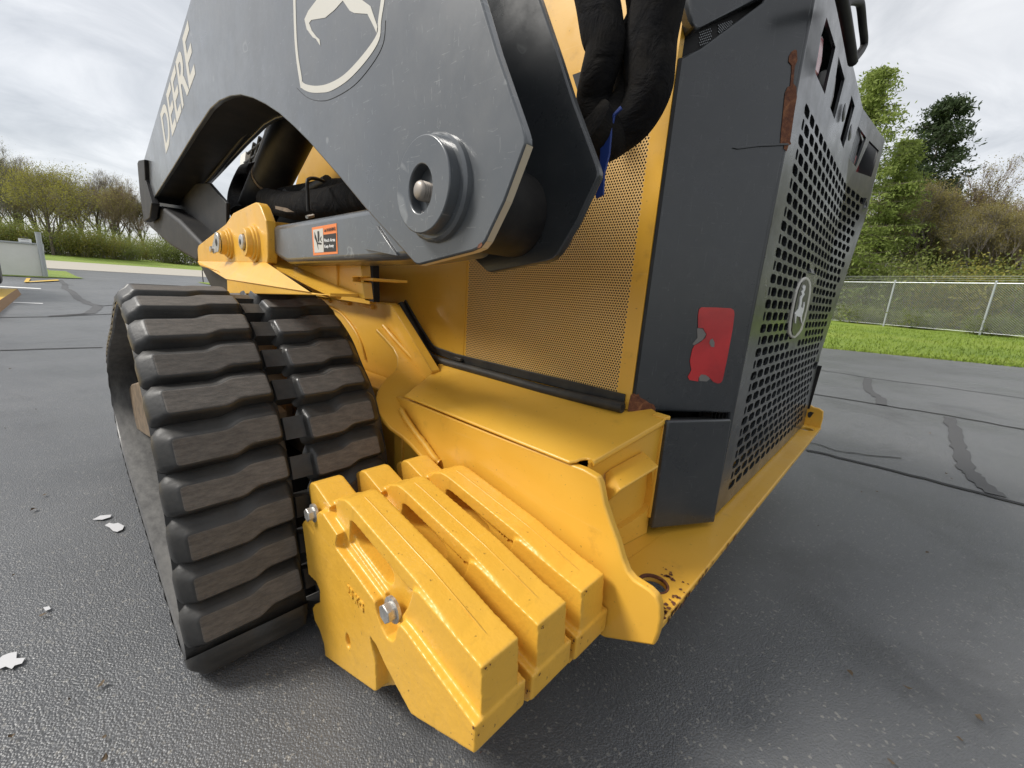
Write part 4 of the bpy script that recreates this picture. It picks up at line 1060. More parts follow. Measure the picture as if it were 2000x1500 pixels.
lens([(1601, 60), (1610, 72), (1606, 120), (1598, 152), (1588, 138), (1592, 100)], LENS, 'tail_light')
lens([(1631, 130), (1634, 150), (1629, 190), (1622, 216), (1616, 200), (1622, 160)], CLEAR, 'reverse_light')
lens([(1673, 300), (1680, 312), (1675, 345), (1666, 335)], RED, 'tail_light')
for (u, v) in ((1648, 220), (1660, 259)):
    p = at(u, v, 'y', YG-.004); part('grille_bolt', MB().lathe(p, (0, -1, 0), [(0, .020), (.002, .020), (.004, .015)], 18), DARK, grille, smooth=40)
mb = MB(); qs = gz([(1676, 246), (1682.5, 270), (1666, 326), (1658, 308)])
xs_ = [q[0] for q in qs]; zs_ = [q[1] for q in qs]
for k in range(12):
    x = min(xs_)+(max(xs_)-min(xs_))*k/11; mb.box((x-.004, YG+.004, min(zs_)), (x+.004, YG+.008, max(zs_)))
for k in range(9):
    z = min(zs_)+(max(zs_)-min(zs_))*k/8; mb.box((min(xs_), YG+.0045, z-.003), (max(xs_), YG+.0085, z+.003))
part('vent_mesh', mb, CHROME, grille)
# badge with the leaping deer
badge = part('rear_badge', MB().prism([(p.x, YG-.004, p.z) for p in ats([(1575, 541), (1580, 543), (1584, 550), (1585, 565), (1581, 590), (1574, 620), (1567, 645), (1561, 654), (1553, 661), (1546, 659), (1542, 652), (1543, 635), (1549, 603), (1556, 570), (1563, 553), (1569, 544)], 'y', YG-.004)], (0, .006, 0)), CREAM, grille, bevel=.002)
part('badge_field', MB().prism([(p.x, YG-.0065, p.z) for p in ats([(1575, 546), (1579, 549), (1581, 557), (1580, 575), (1575, 603), (1568, 630), (1562, 645), (1553, 656), (1549, 654), (1547, 645), (1549, 625), (1555, 592), (1561, 567), (1567, 552)], 'y', YG-.0065)], (0, .002, 0)), mat('badge_black', (.03, .03, .028), .3), badge)
deer = [(945, 790), (952, 815), (962, 800), (955, 850), (940, 880), (950, 905), (935, 925), (918, 960), (912, 1010), (905, 1062), (930, 1072), (940, 1010), (948, 1000), (948, 1040), (938, 1100), (922, 1150), (914, 1195), (920, 1270), (908, 1245), (893, 1180), (870, 1178), (850, 1165), (845, 1200), (842, 1258), (833, 1258), (834, 1140), (850, 1118), (875, 1085), (885, 1040), (892, 975), (898, 940), (918, 915), (912, 885), (905, 870), (922, 868), (932, 845), (928, 820)]
part('badge_deer', MB().prism([(p.x, YG-.0085, p.z) for p in ats([(1420+a_/6.25, 430+b2/6.25) for a_, b2 in deer], 'y', YG-.0085)], (0, .002, 0)), WHITE, badge)
# grab handle above the grille
def onh(u, v, y=.19): return at(u, v, 'y', y)
hz_ = TZ+.02
part('grab_handle', MB().tube(spline([onh(1632, -60), onh(1645, 0), onh(1656, 60), onh(1666, 121)], 5), .009, 10).tube(spline([onh(1650, 9), onh(1662, 2), onh(1676, 3), onh(1681, 12), onh(1685, 50), onh(1688, 80), onh(1685, 94), onh(1672, 112), onh(1664, 120)], 6), .007, 10), BLACK, smooth=60)
part('door_rim', MB().box((GX0, YG+.02, TZ-.002), (2.01, YG+.14, TZ+.010)), DARK, bevel=.004)
part('right_mudflap', MB().prism([(2.03, .215, .50), (2.03, .30, .50), (2.03, .30, .32), (2.03, .222, .32)], (.008, 0, 0)), BLACK)
# engine hood over the corner
hd = [at(1318, -40, 'x', .74), at(1340, 0, 'x', .74), at(1350, 36, 'x', .74), at(1364, 56, 'x', .745), at(1380, 50, 'x', .78), at(1494, -4, 'x', .90), at(1600, -70, 'x', .95)]
hq = [Vector((.73, .42, 1.42)), at(1336, -10, 'x', .735), at(1349, 36, 'x', .735), at(1362, 56, 'x', .74), onc(1375, 49, -.01), onc(1495, -6, -.01), Vector((.95, .215, 1.40))]
mb = MB().add(hq+[q+Vector((.3, .35, .05)) for q in hq], [(0, 1, 2, 3, 4, 5, 6)]+[(i, (i+1) % 7, 7+(i+1) % 7, 7+i) for i in range(7)])
me = mb.mesh('engine_hood'); fixn(me); part('engine_hood', me, DARK, bevel=.008, seg=3)
vt = [onc(1362, 62, -.02), onc(1385, 52, -.02), onc(1392, 78, -.02), onc(1368, 92, -.02)]
part('hood_vent', MB().prism([onc(u, v, -.03) for u, v in [(1325, 75), (1362, 58), (1495, -8), (1500, 5), (1370, 95), (1326, 118)]], cn*.01), BLACK)
mb = MB()
for (u0, u1, v0, v1) in ((1366, 1390, 58, 88), (1403, 1431, 44, 62)):
    for a_ in range(7):
        for c_ in range(6):
            u = u0+(u1-u0)*(a_+.5*(c_ % 2))/7; v = v0+(v1-v0)*c_/6-(u-u0)*.35+6
            p = onc(u, v, -.029); mb.lathe(p, -cn, [(0, .0010), (.001, .0010)], 6)
part('vent_screen', mb, CHROME)
# ---- cast weights: layers traced in the plane of each step, fused and softened into one casting
XA, XB = .258, .270
A_px = [(590, 1024), (593, 1018), (607, 1035), (612, 1043), (614, 1020), (615, 1007), (622, 999), (630, 1003), (658, 1045), (655, 1060), (655, 1070), (692, 1120), (731, 1175), (735, 1199), (743, 1222), (755, 1246), (765, 1252), (771, 1248), (773, 1234), (779, 1218), (792, 1233), (860, 1327), (929, 1422), (927, 1474), (865, 1435), (803, 1396), (776, 1346), (752, 1300), (735, 1262), (722, 1243), (724, 1258), (733, 1300), (735, 1350), (731, 1351), (690, 1322), (635, 1282), (632, 1257), (624, 1231), (614, 1212), (610, 1188), (614, 1181), (624, 1177), (624, 1152), (617, 1137), (602, 1122), (594, 1052)]
core_px = [(604, 950), (607, 943), (613, 945), (641, 985), (652, 978), (662, 973), (672, 974), (679, 978), (690, 990), (809, 1131), (821, 1147), (829, 1160), (941, 1304), (943, 1340), (930, 1465), (865, 1428), (806, 1388), (780, 1338), (766, 1338), (740, 1342), (692, 1315), (640, 1277), (636, 1250), (628, 1180), (628, 1140), (608, 1100), (606, 1030), (612, 1000)]
B_px = [(806, 1152), (814, 1155), (822, 1164), (941, 1305), (941, 1412), (935, 1440), (860, 1350), (779, 1232), (780, 1210), (797, 1184)]
rail_px = [(655, 981), (662, 975), (672, 976), (680, 982), (692, 995), (809, 1131), (943, 1302), (943, 1345), (820, 1175), (812, 1158), (800, 1152), (690, 1020), (684, 1018), (682, 1062), (668, 1056), (660, 1035)]
ledge_px = [(655, 1064), (668, 1058), (684, 1064), (752, 1158), (756, 1180), (745, 1210), (732, 1190), (690, 1122)]
slot_px = [(687, 1012), (692, 1011), (704, 1025), (764, 1110), (770, 1125), (768, 1138), (761, 1141), (752, 1134), (702, 1068), (690, 1040)]
hook_px = [(604, 949), (607, 942), (614, 945), (645, 990), (640, 1010), (624, 1020), (612, 1010)]
lump_px = [(590, 1024), (597, 1014), (610, 1010), (622, 1025), (622, 1060), (596, 1060)]
THK = .066
def mk_weight():
    mb = MB()
    def slab(px, x0, x1): mb.prism(ats(px, 'x', x0), (x1-x0, 0, 0))
    dm = at(679, 1252, 'x', XA); dimple = [(dm.y+.0085*math.cos(2*PI*k/14), dm.z+.014*math.sin(2*PI*k/14)) for k in range(14)]
    a2 = [(p.y, p.z) for p in ats(A_px, 'x', XA)]
    for xw in (XA, XA+.016):
        vs, fs = ringholes(a2, [dimple], lambda p: (xw, p[0], p[1])); mb.add(vs, fs)
    for lp in (a2, dimple):
        n_ = len(lp); mb.add([(XA, y, z) for y, z in lp]+[(XA+.016, y, z) for y, z in lp], [(i, (i+1) % n_, n_+(i+1) % n_, n_+i) for i in range(n_)])
    mb.prism([Vector((XA+.0155, y, z)) for y, z in a2], (.0305, 0, 0)); slab(B_px, XB, XB+.062); slab(rail_px, XB+.004, XB+.062); slab(ledge_px, XB+.004, XB+.04)
    slab(hook_px, XB, XB+.055); slab(lump_px, XA+.002, XB+.05)
    # lower flange on the far side, mirrored step
    q = [p for p in ats(A_px, 'x', XA)]; mb.prism([p+Vector((.046, 0, 0)) for p in q], (.040, 0, 0))
    # web with the hand slot cut through
    web = [(p.y, p.z) for p in ats(core_px, 'x', XB+.014)]; sl_ = [(p.y, p.z) for p in ats(slot_px, 'x', XB+.012)]
    sl_ = roundpoly(sl_, .006)
    for xw0, xw1 in ((XB+.012, XB+.052),):
        vs, fs = ringholes(web, [sl_], lambda p: (xw0, p[0], p[1])); o = len(mb.v); mb.add(vs, [f[::-1] for f in fs])
        vs, fs = ringholes(web, [sl_], lambda p: (xw1, p[0], p[1])); mb.add(vs, fs)
        for lp in (web, sl_):
            n_ = len(lp); mb.add([(xw0, y, z) for y, z in lp]+[(xw1, y, z) for y, z in lp], [(i, (i+1) % n_, n_+(i+1) % n_, n_+i) for i in range(n_)])
    me = mb.mesh('weight_raw'); bmx = bmesh.new(); bmx.from_mesh(me); bmesh.ops.remove_doubles(bmx, verts=bmx.verts, dist=1e-6); bmesh.ops.recalc_face_normals(bmx, faces=bmx.faces); bmx.to_mesh(me); bmx.free()
    o = bpy.data.objects.new('weight_raw', me); C.objects.link(o)
    r = o.modifiers.new('r', 'REMESH'); r.mode = 'VOXEL'; r.voxel_size = .0020; r.adaptivity = 0
    s = o.modifiers.new('s', 'SMOOTH'); s.factor = .5; s.iterations = 7
    dg = bpy.context.evaluated_depsgraph_get(); ev = o.evaluated_get(dg); out = bpy.data.meshes.new_from_object(ev)
    bpy.data.objects.remove(o); out.name = 'cast_weight'
    out.polygons.foreach_set('use_smooth', [True]*len(out.polygons))
    return out
wm = mk_weight(); wm.materials.clear(); wm.materials.append(YCAST)
n_ = len(wm.vertices); co = np.empty(n_*3); wm.vertices.foreach_get('co', co); co = co.reshape(-1, 3)
wc0 = Vector((co.min(0)+co.max(0))/2); wm.transform(Matrix.Translation(-wc0))
def text_mesh(s, size, depth=.001, bold=0, sx=1.0):
    cu = bpy.data.curves.new('t', 'FONT'); cu.body = s; cu.size = size; cu.extrude = depth; cu.offset = bold; cu.align_x = 'LEFT'
    o = bpy.data.objects.new('t', cu); C.objects.link(o); dg = bpy.context.evaluated_depsgraph_get()
    me = bpy.data.meshes.new_from_object(o.evaluated_get(dg)); bpy.data.objects.remove(o)
    if sx != 1: me.transform(Matrix.Diagonal((sx, 1, 1, 1)))
    return me
def put_text(name, s, org, ex, ey, size, m, parent, depth=.0006, bold=0, sx=1.0):
    ex = Vector(ex).normalized(); ey = Vector(ey); ey = (ey-ex*ey.dot(ex)).normalized(); ez = ex.cross(ey)
    me = text_mesh(s, size, depth, bold, sx); mm = Matrix(((ex.x, ey.x, ez.x, org[0]), (ex.y, ey.y, ez.y, org[1]), (ex.z, ey.z, ez.z, org[2]), (0, 0, 0, 1)))
    me.transform(mm); me.materials.clear()
    return part(name, me, m, parent)
def hexbolt(parent, p, r=.0125, h=.011):
    p = Vector(p); mb = MB(); hx_ = [p+Vector((-.004, r*math.cos(PI/3*k+.3), r*math.sin(PI/3*k+.3))) for k in range(6)]
    o = part('bolt', MB().prism(hx_, (-h, 0, 0)), STEEL, parent, bevel=.0014)
    part('washer', MB().lathe(p, (-1, 0, 0), [(0, r*1.35), (.0045, r*1.35), (.005, r*1.25)], 24), STEEL, parent, smooth=40)
    return o
PITW = .0965
for k in range(3):
    w_ = bpy.data.objects.new('cast_weight', wm); C.objects.link(w_); w_.parent = LD
    wp = wc0+Vector((PITW*k, -.002*k, -.003*k)); w_.location = wp-LO
    w_['label'] = ('outermost cast weight with two bolt heads', 'middle cast weight', 'innermost cast weight against the chassis plate')[k]
    d_ = Vector((PITW*k, -.002*k, -.003*k))
    # raised casting marks by the hand slot
    xw = XB+.0115
    a_, b2 = at(716, 1036, 'x', xw), at(733, 1059, 'x', xw)
    put_text('cast_letters', 'JJF 2', a_+d_, b2-a_, Vector((0, .5, .9)), .017, YCAST, w_, .002, .0007, .95)
    a_, b2 = at(779, 1117, 'x', xw), at(796, 1141, 'x', xw)
    put_text('cast_letters', '2415', a_+d_, b2-a_, Vector((0, .5, .9)), .016, YCAST, w_, .002, .0007)
    if k == 0:
        a_, b2 = at(679, 1156, 'x', XA), at(709, 1193, 'x', XA)
        put_text('cast_letters', '25 KG', a_, b2-a_, Vector((0, .6, .8)), .022, YCAST, w_, .002, .0008, .95)
        hexbolt(w_, at(770, 1189, 'x', XA+.012), .0145, .013); hexbolt(w_, at(616, 1001, 'x', XA+.004), .0125, .012); hexbolt(w_, at(628, 1246, 'x', XA+.028), .012, .012)
        dim = at(679, 1252, 'x', XA)
    # parting line along the top
    tp_ = [Vector((XB+.033, p.y, p.z))+d_ for p in ats([(680, 982), (692, 995), (809, 1131), (941, 1299)], 'x', XB+.004)]
    tp_ = [p+Vector((0, 0, .0002)) for p in tp_]; tp_ += [tp_[-1]+Vector((0, -.002, -.010)), tp_[-1]+Vector((0, -.002, -.10))]
    part('parting_line', MB().tube(tp_, .0011, 6), YCAST, w_, smooth=60)
# chipped paint on the corners of the castings
mb = MB(); R = random.Random(12)
def chip(p, n_, r, k): mb.add(blot('', p, r, n_, None, None, seed=k), [tuple(range(11))])
for k in range(3):
    d_ = Vector((PITW*k, -.002*k, -.003*k))
    c1, c2, c3 = at(942, 1306, 'x', XB)+d_, at(929, 1424, 'x', XA)+d_, at(927, 1472, 'x', XA)+d_
    for j in range(8):
        c_ = (c1, c1, c2, c3)[j % 4]; chip(c_+Vector((.003+abs(R.gauss(0, .006)), -.0010, -.001-abs(R.gauss(0, .006)))), (0, 1, 0), R.uniform(.0005, .0018), j+k*50)
    for j in range(5): chip(c2+Vector((.0016-.003, R.uniform(.002, .01), R.uniform(-.03, .002))), (1, 0, 0), R.uniform(.0008, .002), j+k*70)
o = part('paint_chips', mb, RUST); o['kind'] = 'stuff'
# mounting bosses between the stack and the side plate
part('weight_spacer', MB().box((.50, .45, .15), (.545, .66, .26)), YEL, bevel=.004)

# ---- loader arm
XO1, XI1 = .32, .45
arm_px = [(445, -250), (372, 0), (281, 312), (296, 396), (302, 384), (338, 327), (380, 258), (410, 213), (428, 197), (449, 188), (470, 185.5), (494, 192), (518, 204), (545, 222), (575, 249), (602, 276), (662, 345), (715, 409), (808, 513), (812, 516), (818, 517), (922, 490), (938, 483), (948, 470), (985, 392), (1021, 294), (1026, 280), (1026, 266), (1021, 248), (970, 100), (940, 0), (860, -250)]
ap = ats(arm_px, 'x', XO1)
arm = part('loader_arm', MB().prism(ap, (.012, 0, 0)), ARMP, bevel=.0022, seg=2)
lab = arm; arm['label'] = 'charcoal loader arm with white printed emblem and lettering'
inner = [Vector((XI1, p.y, p.z)) for p in ap]
part('inner_plate', MB().prism(inner, (.012, 0, 0)), DARK, arm, bevel=.0022)
def shrink(idx, f=.03):
    return [ap[i] for i in idx]
# closing plates between the two cheeks: under the arch and up the back edge
cen = sum(ap, Vector())/len(ap)
def web_strip(name, idx, inset, th=.010):
    pts = [ap[i].copy() for i in idx]; mb = MB(); n_ = len(pts); out = []
    for i, p in enumerate(pts):
        d = (pts[min(i+1, n_-1)]-pts[max(i-1, 0)]).normalized(); nn = Vector((0, d.z, -d.y)); out.append(nn)
    # pick the side facing into the plate
    mid = pts[n_//2]; sgn = 1
    for i, p in enumerate(pts): pass
    return pts, out
def strip_between(name, idx, inset, x0, x1, sgn, mats, parent, th=.008):
    pts, nn = web_strip(name, idx, inset)
    if name == 'back_plate':
        pts.append(pts[-1]+(pts[-1]-pts[-2]).normalized()*.012); nn.append(nn[-1])
    a_ = [p+n2*sgn*inset for p, n2 in zip(pts, nn)]; b2 = [p+n2*sgn*(inset+th) for p, n2 in zip(pts, nn)]
    mb = MB(); n_ = len(a_)
    for L in (a_, b2):
        for p in L: mb.v += [(x0, p.y, p.z), (x1, p.y, p.z)]
    for i in range(n_-1):
        for o in (0, 2*n_): mb.f.append((o+2*i, o+2*i+1, o+2*i+3, o+2*i+2)); mb.m.append(0)
    me = mb.mesh(name); fixn(me)
    return part(name, me, mats, parent, smooth=30)
strip_between('arch_plate', list(range(3, 18)), .006, XO1+.0125, XI1-.0005, 1, BLACK, arm)
bk = strip_between('back_plate', [31, 30, 29, 28], .095, XO1+.0125, XI1-.0005, -1, DARK, arm)
# worn pale rim along the tail edge
rim = [ap[i]+Vector((.0005, 0, 0)) for i in (20, 21, 22, 23, 24, 25, 26)]
mb = MB()
for i in range(len(rim)-1):
    a_, b2 = rim[i], rim[i+1]; d = (b2-a_).normalized(); nn = Vector((0, d.z, -d.y))*.0006
    if nn.y > 0 : nn = -nn
    mb.add([a_+nn+Vector((.001, 0, 0)), b2+nn+Vector((.001, 0, 0)), b2+nn+Vector((.0105, 0, 0)), a_+nn+Vector((.0105, 0, 0))], [(0, 1, 2, 3)])
part('worn_edge', mb, BARE, arm)
part('rust_chip', MB().prism(ats([(934, 478), (940, 473), (942, 478), (938, 484), (932, 485)], 'x', XO1-.0004), (.0003, 0, 0)), RUST, arm)
# pivot pin: collar, eccentric disc, bore, bolt end
pf = .297; pc = at(822.5, 361.5, 'x', pf); pr = (at(823, 265, 'x', pf)-at(823, 458, 'x', pf)).length/2
pb = Vector((XO1, pc.y-.004, pc.z-.001))
part('pin_collar', MB().lathe(pb, (-1, 0, 0), [(0, pr*1.13), (.006, pr*1.11), (.009, pr*1.05)], 56), ARMP, arm, smooth=35)
R = random.Random(5)
disc = [(pc.y+pr*math.cos(2*PI*k/64), pc.z+pr*math.sin(2*PI*k/64)) for k in range(64)]
bore = [(pc.y+.002+pr*.44*math.cos(2*PI*k/32), pc.z-.004+pr*.50*math.sin(2*PI*k/32)) for k in range(32)]
mb = MB()
vs, fs = ringholes(disc, [bore], lambda p: (pf, p[0], p[1])); mb.add(vs, fs)
for lp, x1 in ((disc, XO1-.006), (bore, pf+.03)):
    n_ = len(lp); mb.add([(pf, y, z) for y, z in lp]+[(x1, y, z) for y, z in lp], [(i, (i+1) % n_, n_+(i+1) % n_, n_+i) for i in range(n_)])
me = mb.mesh('pivot_disc'); bmx = bmesh.new(); bmx.from_mesh(me); bmesh.ops.remove_doubles(bmx, verts=bmx.verts, dist=1e-6); bmesh.ops.recalc_face_normals(bmx, faces=bmx.faces); bmx.to_mesh(me); bmx.free()
pin = part('pivot_disc', me, ARMP, arm, bevel=.0015)
part('bore_back', MB().lathe((pf+.028, pc.y+.002, pc.z-.004), (1, 0, 0), [(0, pr*.55), (.001, pr*.55)], 32), VOID, pin)
bt_ = MB(); b0 = Vector((pf+.027, pc.y+.004, pc.z-.005)); pr_ = []
for k in range(9): pr_ += [(.003*k, .0098), (.003*k+.0015, .0113)]
bt_.lathe(b0, (-1, 0, 0), pr_+[(.028, .010), (.030, .007)], 24); part('pin_bolt', bt_, THREAD, pin, smooth=50)
rw = [Vector((XO1-.0045, pc.y+pr*1.06*math.cos(q/40*2*PI), pc.z+pr*1.06*math.sin(q/40*2*PI))) for q in range(41)]
part('weld_ring', MB().tube(rw, [.0042+R.uniform(-.0007, .0009) for _ in rw], 6), ARMP, pin, smooth=60)
PCY, PCZ = pc.y-.010, pc.z-.010
# pin tube between the cheeks and the boss beyond the inner cheek
part('pin_tube', MB().lathe((XO1+.013, PCY, PCZ), (1, 0, 0), [(0, .056), (XI1-XO1-.014, .056)], 48), BLACK, arm, smooth=40)
part('pin_boss', MB().lathe((XI1+.013, PCY, PCZ), (1, 0, 0), [(0, .060), (.050, .060), (.055, .055)], 48), DARK, arm, smooth=40)
# printed emblem on the arm
sh_o = [(570.5, -110), (575, 75), (585.5, 162), (590, 172.5), (605, 180), (626, 181), (647, 177), (680, 156), (716, 117), (740, 78), (744.5, 39), (753, -20), (757, -110)]
sh_i = [(575, -110), (579.5, 75), (589, 150), (590, 159), (599, 165), (620, 167.5), (644, 162), (674, 144), (710, 105), (735.5, 67.5), (738.5, 39), (746, -20), (751, -110)]
so_ = spline(ats(sh_o, 'x', XO1-.0005), 5); si_ = spline(ats(sh_i, 'x', XO1-.0005), 5); mb = MB()
for i in range(len(so_)-1):
    mb.prism([so_[i], so_[i+1], si_[i+1], si_[i]], (.0003, 0, 0))
em_ = part('arm_emblem', mb, CREAM, arm)
dr = [(610, -80), (618, 0), (602, 21), (594.5, 37.5), (599, 57), (611, 73), (617, 76), (625.5, 89.5), (624, 77), (618, 72), (609, 60), (603.5, 45), (608, 39), (635, 34.5), (653, 19.5), (669.5, 1), (683, 21), (692, 25.5), (717.5, 27), (731, 54), (735.5, 64.5), (737, 52), (723.5, 12), (707, 0), (690, -60)]
part('emblem_deer', MB().prism(ats(dr, 'x', XO1-.0005), (.0003, 0, 0)), CREAM, em_)
ol = ats([(580, 172), (592, 184), (606, 193), (626, 197), (650, 192), (690, 168), (725, 128), (748, 86), (753, 40)], 'x', XO1-.0002)
part('emblem_film_edge', MB().tube(spline(ol, 6), .0004, 4), BLACK, em_)
t0, t1, t2 = at(323, 300, 'x', XO1-.0004), at(381, 141, 'x', XO1-.0004), at(311, 231, 'x', XO1-.0004)
exv = (t1-t0).normalized(); hgt = abs((t2-t0-exv*(t2-t0).dot(exv)).length)
me_t = text_mesh('DEERE', 1.0, 0, .02); wid = max(v.co.x for v in me_t.vertices); cap = max(v.co.y for v in me_t.vertices); bpy.data.meshes.remove(me_t)
LENT = (t1-t0).length; size = hgt/cap
put_text('arm_lettering', 'DEERE', t0, exv, t2-t0, size, CREAM, arm, .0002, .02*size, LENT/(wid*size))
# front knee of the arm
kn = part('arm_toe_plate', MB().prism(ats([(268, 318), (270, 313), (281, 311), (283, 352), (296, 397), (292, 426), (281, 433), (273, 378)], 'x', XO1-.016), (.03, 0, 0)), BLACK, arm, bevel=.004)
part('knee_tube', MB().prism(ats([(281, 434), (294, 412), (300, 400), (312, 402), (348, 429), (394, 478), (384, 512), (331, 479)], 'x', .34), (.09, 0, 0)), BLACK, arm, bevel=.012, seg=3)
part('knee_web', MB().prism(ats([(296, 392), (320, 360), (408, 357), (441.6, 396), (442, 440), (386, 480)], 'x', .42), (.012, 0, 0)), BLACK, arm, bevel=.003)
part('knee_rib', MB().tube(ats([(372, 434), (369, 404), (378, 388), (432, 322), (490, 250), (525, 215)], 'x', .44), .006, 8), BLACK, arm, smooth=60)
part('quick_coupler', MB().prism(ats([(380, 500), (395, 480), (425, 490), (447, 548), (447, 572), (415, 570)], 'x', .36), (.5, 0, 0)), BLACK, bevel=.01)
part('coupler_post', MB().prism(ats([(424, 536), (444, 542), (444, 573), (427, 571)], 'x', .34), (.02, 0, 0)), BLACK, bevel=.003)

# ---- lower link with its warning label
XL = .345
l_px = [(526, 446), (531, 438), (560, 433), (640, 419), (720, 404), (800, 392), (900, 420), (905, 485), (790, 512), (690, 513), (560, 515), (547, 508), (534, 497)]
lk = part('lower_link', MB().prism([Vector((XL, p.y, p.z)) for p in ats([(532, 440), (700, 408), (820, 386), (880, 430), (870, 492), (780, 508), (700, 511), (561, 515.5), (545, 506), (534, 497)], 'x', XL)], (.085, 0, 0)), ARMP, bevel=.012, seg=4)
part('link_gusset', MB().prism(ats([(713, 488), (735, 440), (775, 500)], 'x', XL-.004), (.004, 0, 0)), ARMP, lk, bevel=.001)
XLb = XL-.0006
wlab = part('warning_label', MB().prism(ats([(609, 444.5), (657, 436), (659.5, 495.5), (612, 499)], 'x', XLb), (.0004, 0, 0)), ORANGE, lk)
XLc = XLb-.0005
part('label_panel', MB().prism(ats([(611.3, 449), (630.6, 445.7), (632.2, 492.5), (614.3, 493.7)], 'x', XLc), (.0003, 0, 0)), CREAM, wlab)
part('label_panel', MB().prism(ats([(631.6, 458.6), (655.8, 455.2), (656.4, 490.8), (632.6, 492.3)], 'x', XLc), (.0003, 0, 0)), INK, wlab)
pm_ = MB(); cv = lambda L: ats([(590+x*.06, 420+y*.06) for x, y in L], 'x', XLc-.0004)
for L in ([(400, 545), (475, 760), (500, 900), (530, 1130), (495, 1000), (470, 890), (405, 740)], [(495, 530), (550, 520), (560, 660), (555, 860), (510, 870), (500, 660)], [(500, 890), (590, 900), (640, 920), (620, 965), (520, 950)], [(575, 780), (620, 690), (630, 710), (600, 790), (640, 860), (625, 880), (585, 810)]):
    pm_.prism(cv(L), (.0002, 0, 0))
part('pinch_pictogram', pm_, INK, wlab)
def lab_text(nm, s, p0, p1, h, m):
    a_, b2 = at(*p0, 'x', XLc-.0005), at(*p1, 'x', XLc-.0005); me_ = text_mesh(s, 1, 0, 0); w__ = max(v.co.x for v in me_.vertices); bpy.data.meshes.remove(me_)
    put_text(nm, s, a_, b2-a_, Vector((0, 0, 1)), h, m, wlab, .0001, .02*h, (b2-a_).length/(w__*h))
k_ = (at(634, 466, 'x', XL)-at(634, 460, 'x', XL)).length/6
lab_text('label_words', 'WARNING', (637.5, 452.3), (654.5, 449.2), 6.2*k_/.72, INK)
part('alert_triangle', MB().prism(ats([(632.8, 452.7), (636.8, 452), (634.6, 446.5)], 'x', XLc-.0004), (.0002, 0, 0)), INK, wlab)
lab_text('label_words', 'Pinch Area', (633, 472.8), (654.6, 471), 6.5*k_/.72, WHITE); lab_text('label_words', 'Keep Away', (633.3, 484.3), (652, 482.3), 6.2*k_/.72, WHITE)
part('hook_rod', MB().tube(spline([at(602, 413, 'x', .40), at(601, 380, 'x', .40), at(600, 356, 'x', .40), at(605, 349, 'x', .41), at(618, 349, 'x', .43), at(632, 354, 'x', .46)], 5), .004, 8), BLACK, smooth=60)
part('hook_clip', MB().tube([at(599, 424, 'x', .39), at(612, 421, 'x', .41)], .004, 6), STEEL)

# ---- yellow pivot bracket and fender wedge
XK = .33
br = part('pivot_bracket', MB().prism(ats([(385.5, 486), (387.5, 479), (441, 437), (455, 416), (492, 397.5), (498, 395), (503, 395.5), (508.5, 403), (519, 431), (522, 456), (523, 500), (522, 514), (387, 511.5)], 'x', XK), (.022, 0, 0)), YEL, bevel=.003, seg=3)
fl_ = ats([(387, 511.5), (522, 514)], 'x', XK); w1_, w2_ = at(443, 546, 'x', .30), at(608, 572, 'x', .30)
c1_ = at(390, 518, 'x', .315); c2_ = at(428, 530, 'x', .31)
mb = MB().add([fl_[0], fl_[1], w2_, w1_, c2_, c1_], [(0, 1, 2), (0, 2, 3), (0, 3, 4), (0, 4, 5)])
wd_ = part('fender_wedge', mb, YEL); s_ = wd_.modifiers.new('t', 'SOLIDIFY'); s_.thickness = .006; s_.offset = 0
v3, v4 = at(650, 577, 'x', .30), at(444, 573, 'x', .30)
part('fender_face', MB().prism([w1_, w2_, v3, v4], (.008, 0, 0)), YEL, bevel=.002)
bp_ = ats([(519, 431), (524, 470), (532, 508), (560, 518), (640, 516), (720, 514), (860, 511), (860, 600), (757, 596), (700, 590), (640, 582), (612, 572), (560, 540), (524, 516)], 'x', .40)
part('fender_back_plate', MB().prism(bp_[:4]+ats([(657, 515), (657, 584)], 'x', .40)+bp_[10:], (.012, 0, 0)), YEL, bevel=.003)
edge = ats([(520, 431), (524, 470), (526, 510), (536, 522), (560, 534), (610, 560), (645, 576)], 'x', .345)
mb = MB(); n_ = len(edge)
for p in edge: mb.v += [tuple(p), tuple(p+Vector((.055, 0, .001)))]
mb.f = [(2*i, 2*i+1, 2*i+3, 2*i+2) for i in range(n_-1)]; mb.m = [0]*(n_-1)
ee = part('bracket_flange', mb, YEL); s_ = ee.modifiers.new('t', 'SOLIDIFY'); s_.thickness = .006; s_.offset = 0
def bush_(u, v, ub, vb, ru, m_face):
    cface = at(u, v, 'x', XK-.022); cb = at(ub, vb, 'x', XK); base = Vector((XK, cface.y, cface.z)); r = ru
    o = part('bushing', MB().lathe(base, (-1, 0, 0), [(0, r*1.42), (.005, r*1.38), (.006, r*1.22), (.010, r*1.20), (.012, r*1.06), (.022, r*1.03), (.024, r*.98), (.024, r*.62), (.020, r*.60)], 40), YEL, br, smooth=40)
    return o, cface
ru = (at(475, 447, 'x', XK-.022)-at(475, 500, 'x', XK-.022)).length/2
o1, cf1 = bush_(477, 473, 485, 470, ru, STEEL)
part('pin_end', MB().lathe(cf1+Vector((-.0005, 0, 0)), (-1, 0, 0), [(0, ru*.55), (.006, ru*.55), (.008, ru*.45)], 28).lathe(cf1+Vector((-.0086, 0, 0)), (-1, 0, 0), [(0, ru*.22), (.0005, ru*.2)], 16, 1), [STEEL, INK], o1, smooth=40)
o2, cf2 = bush_(430, 474, 437, 470, ru*.92, STEEL)
rp_ = ru*.92
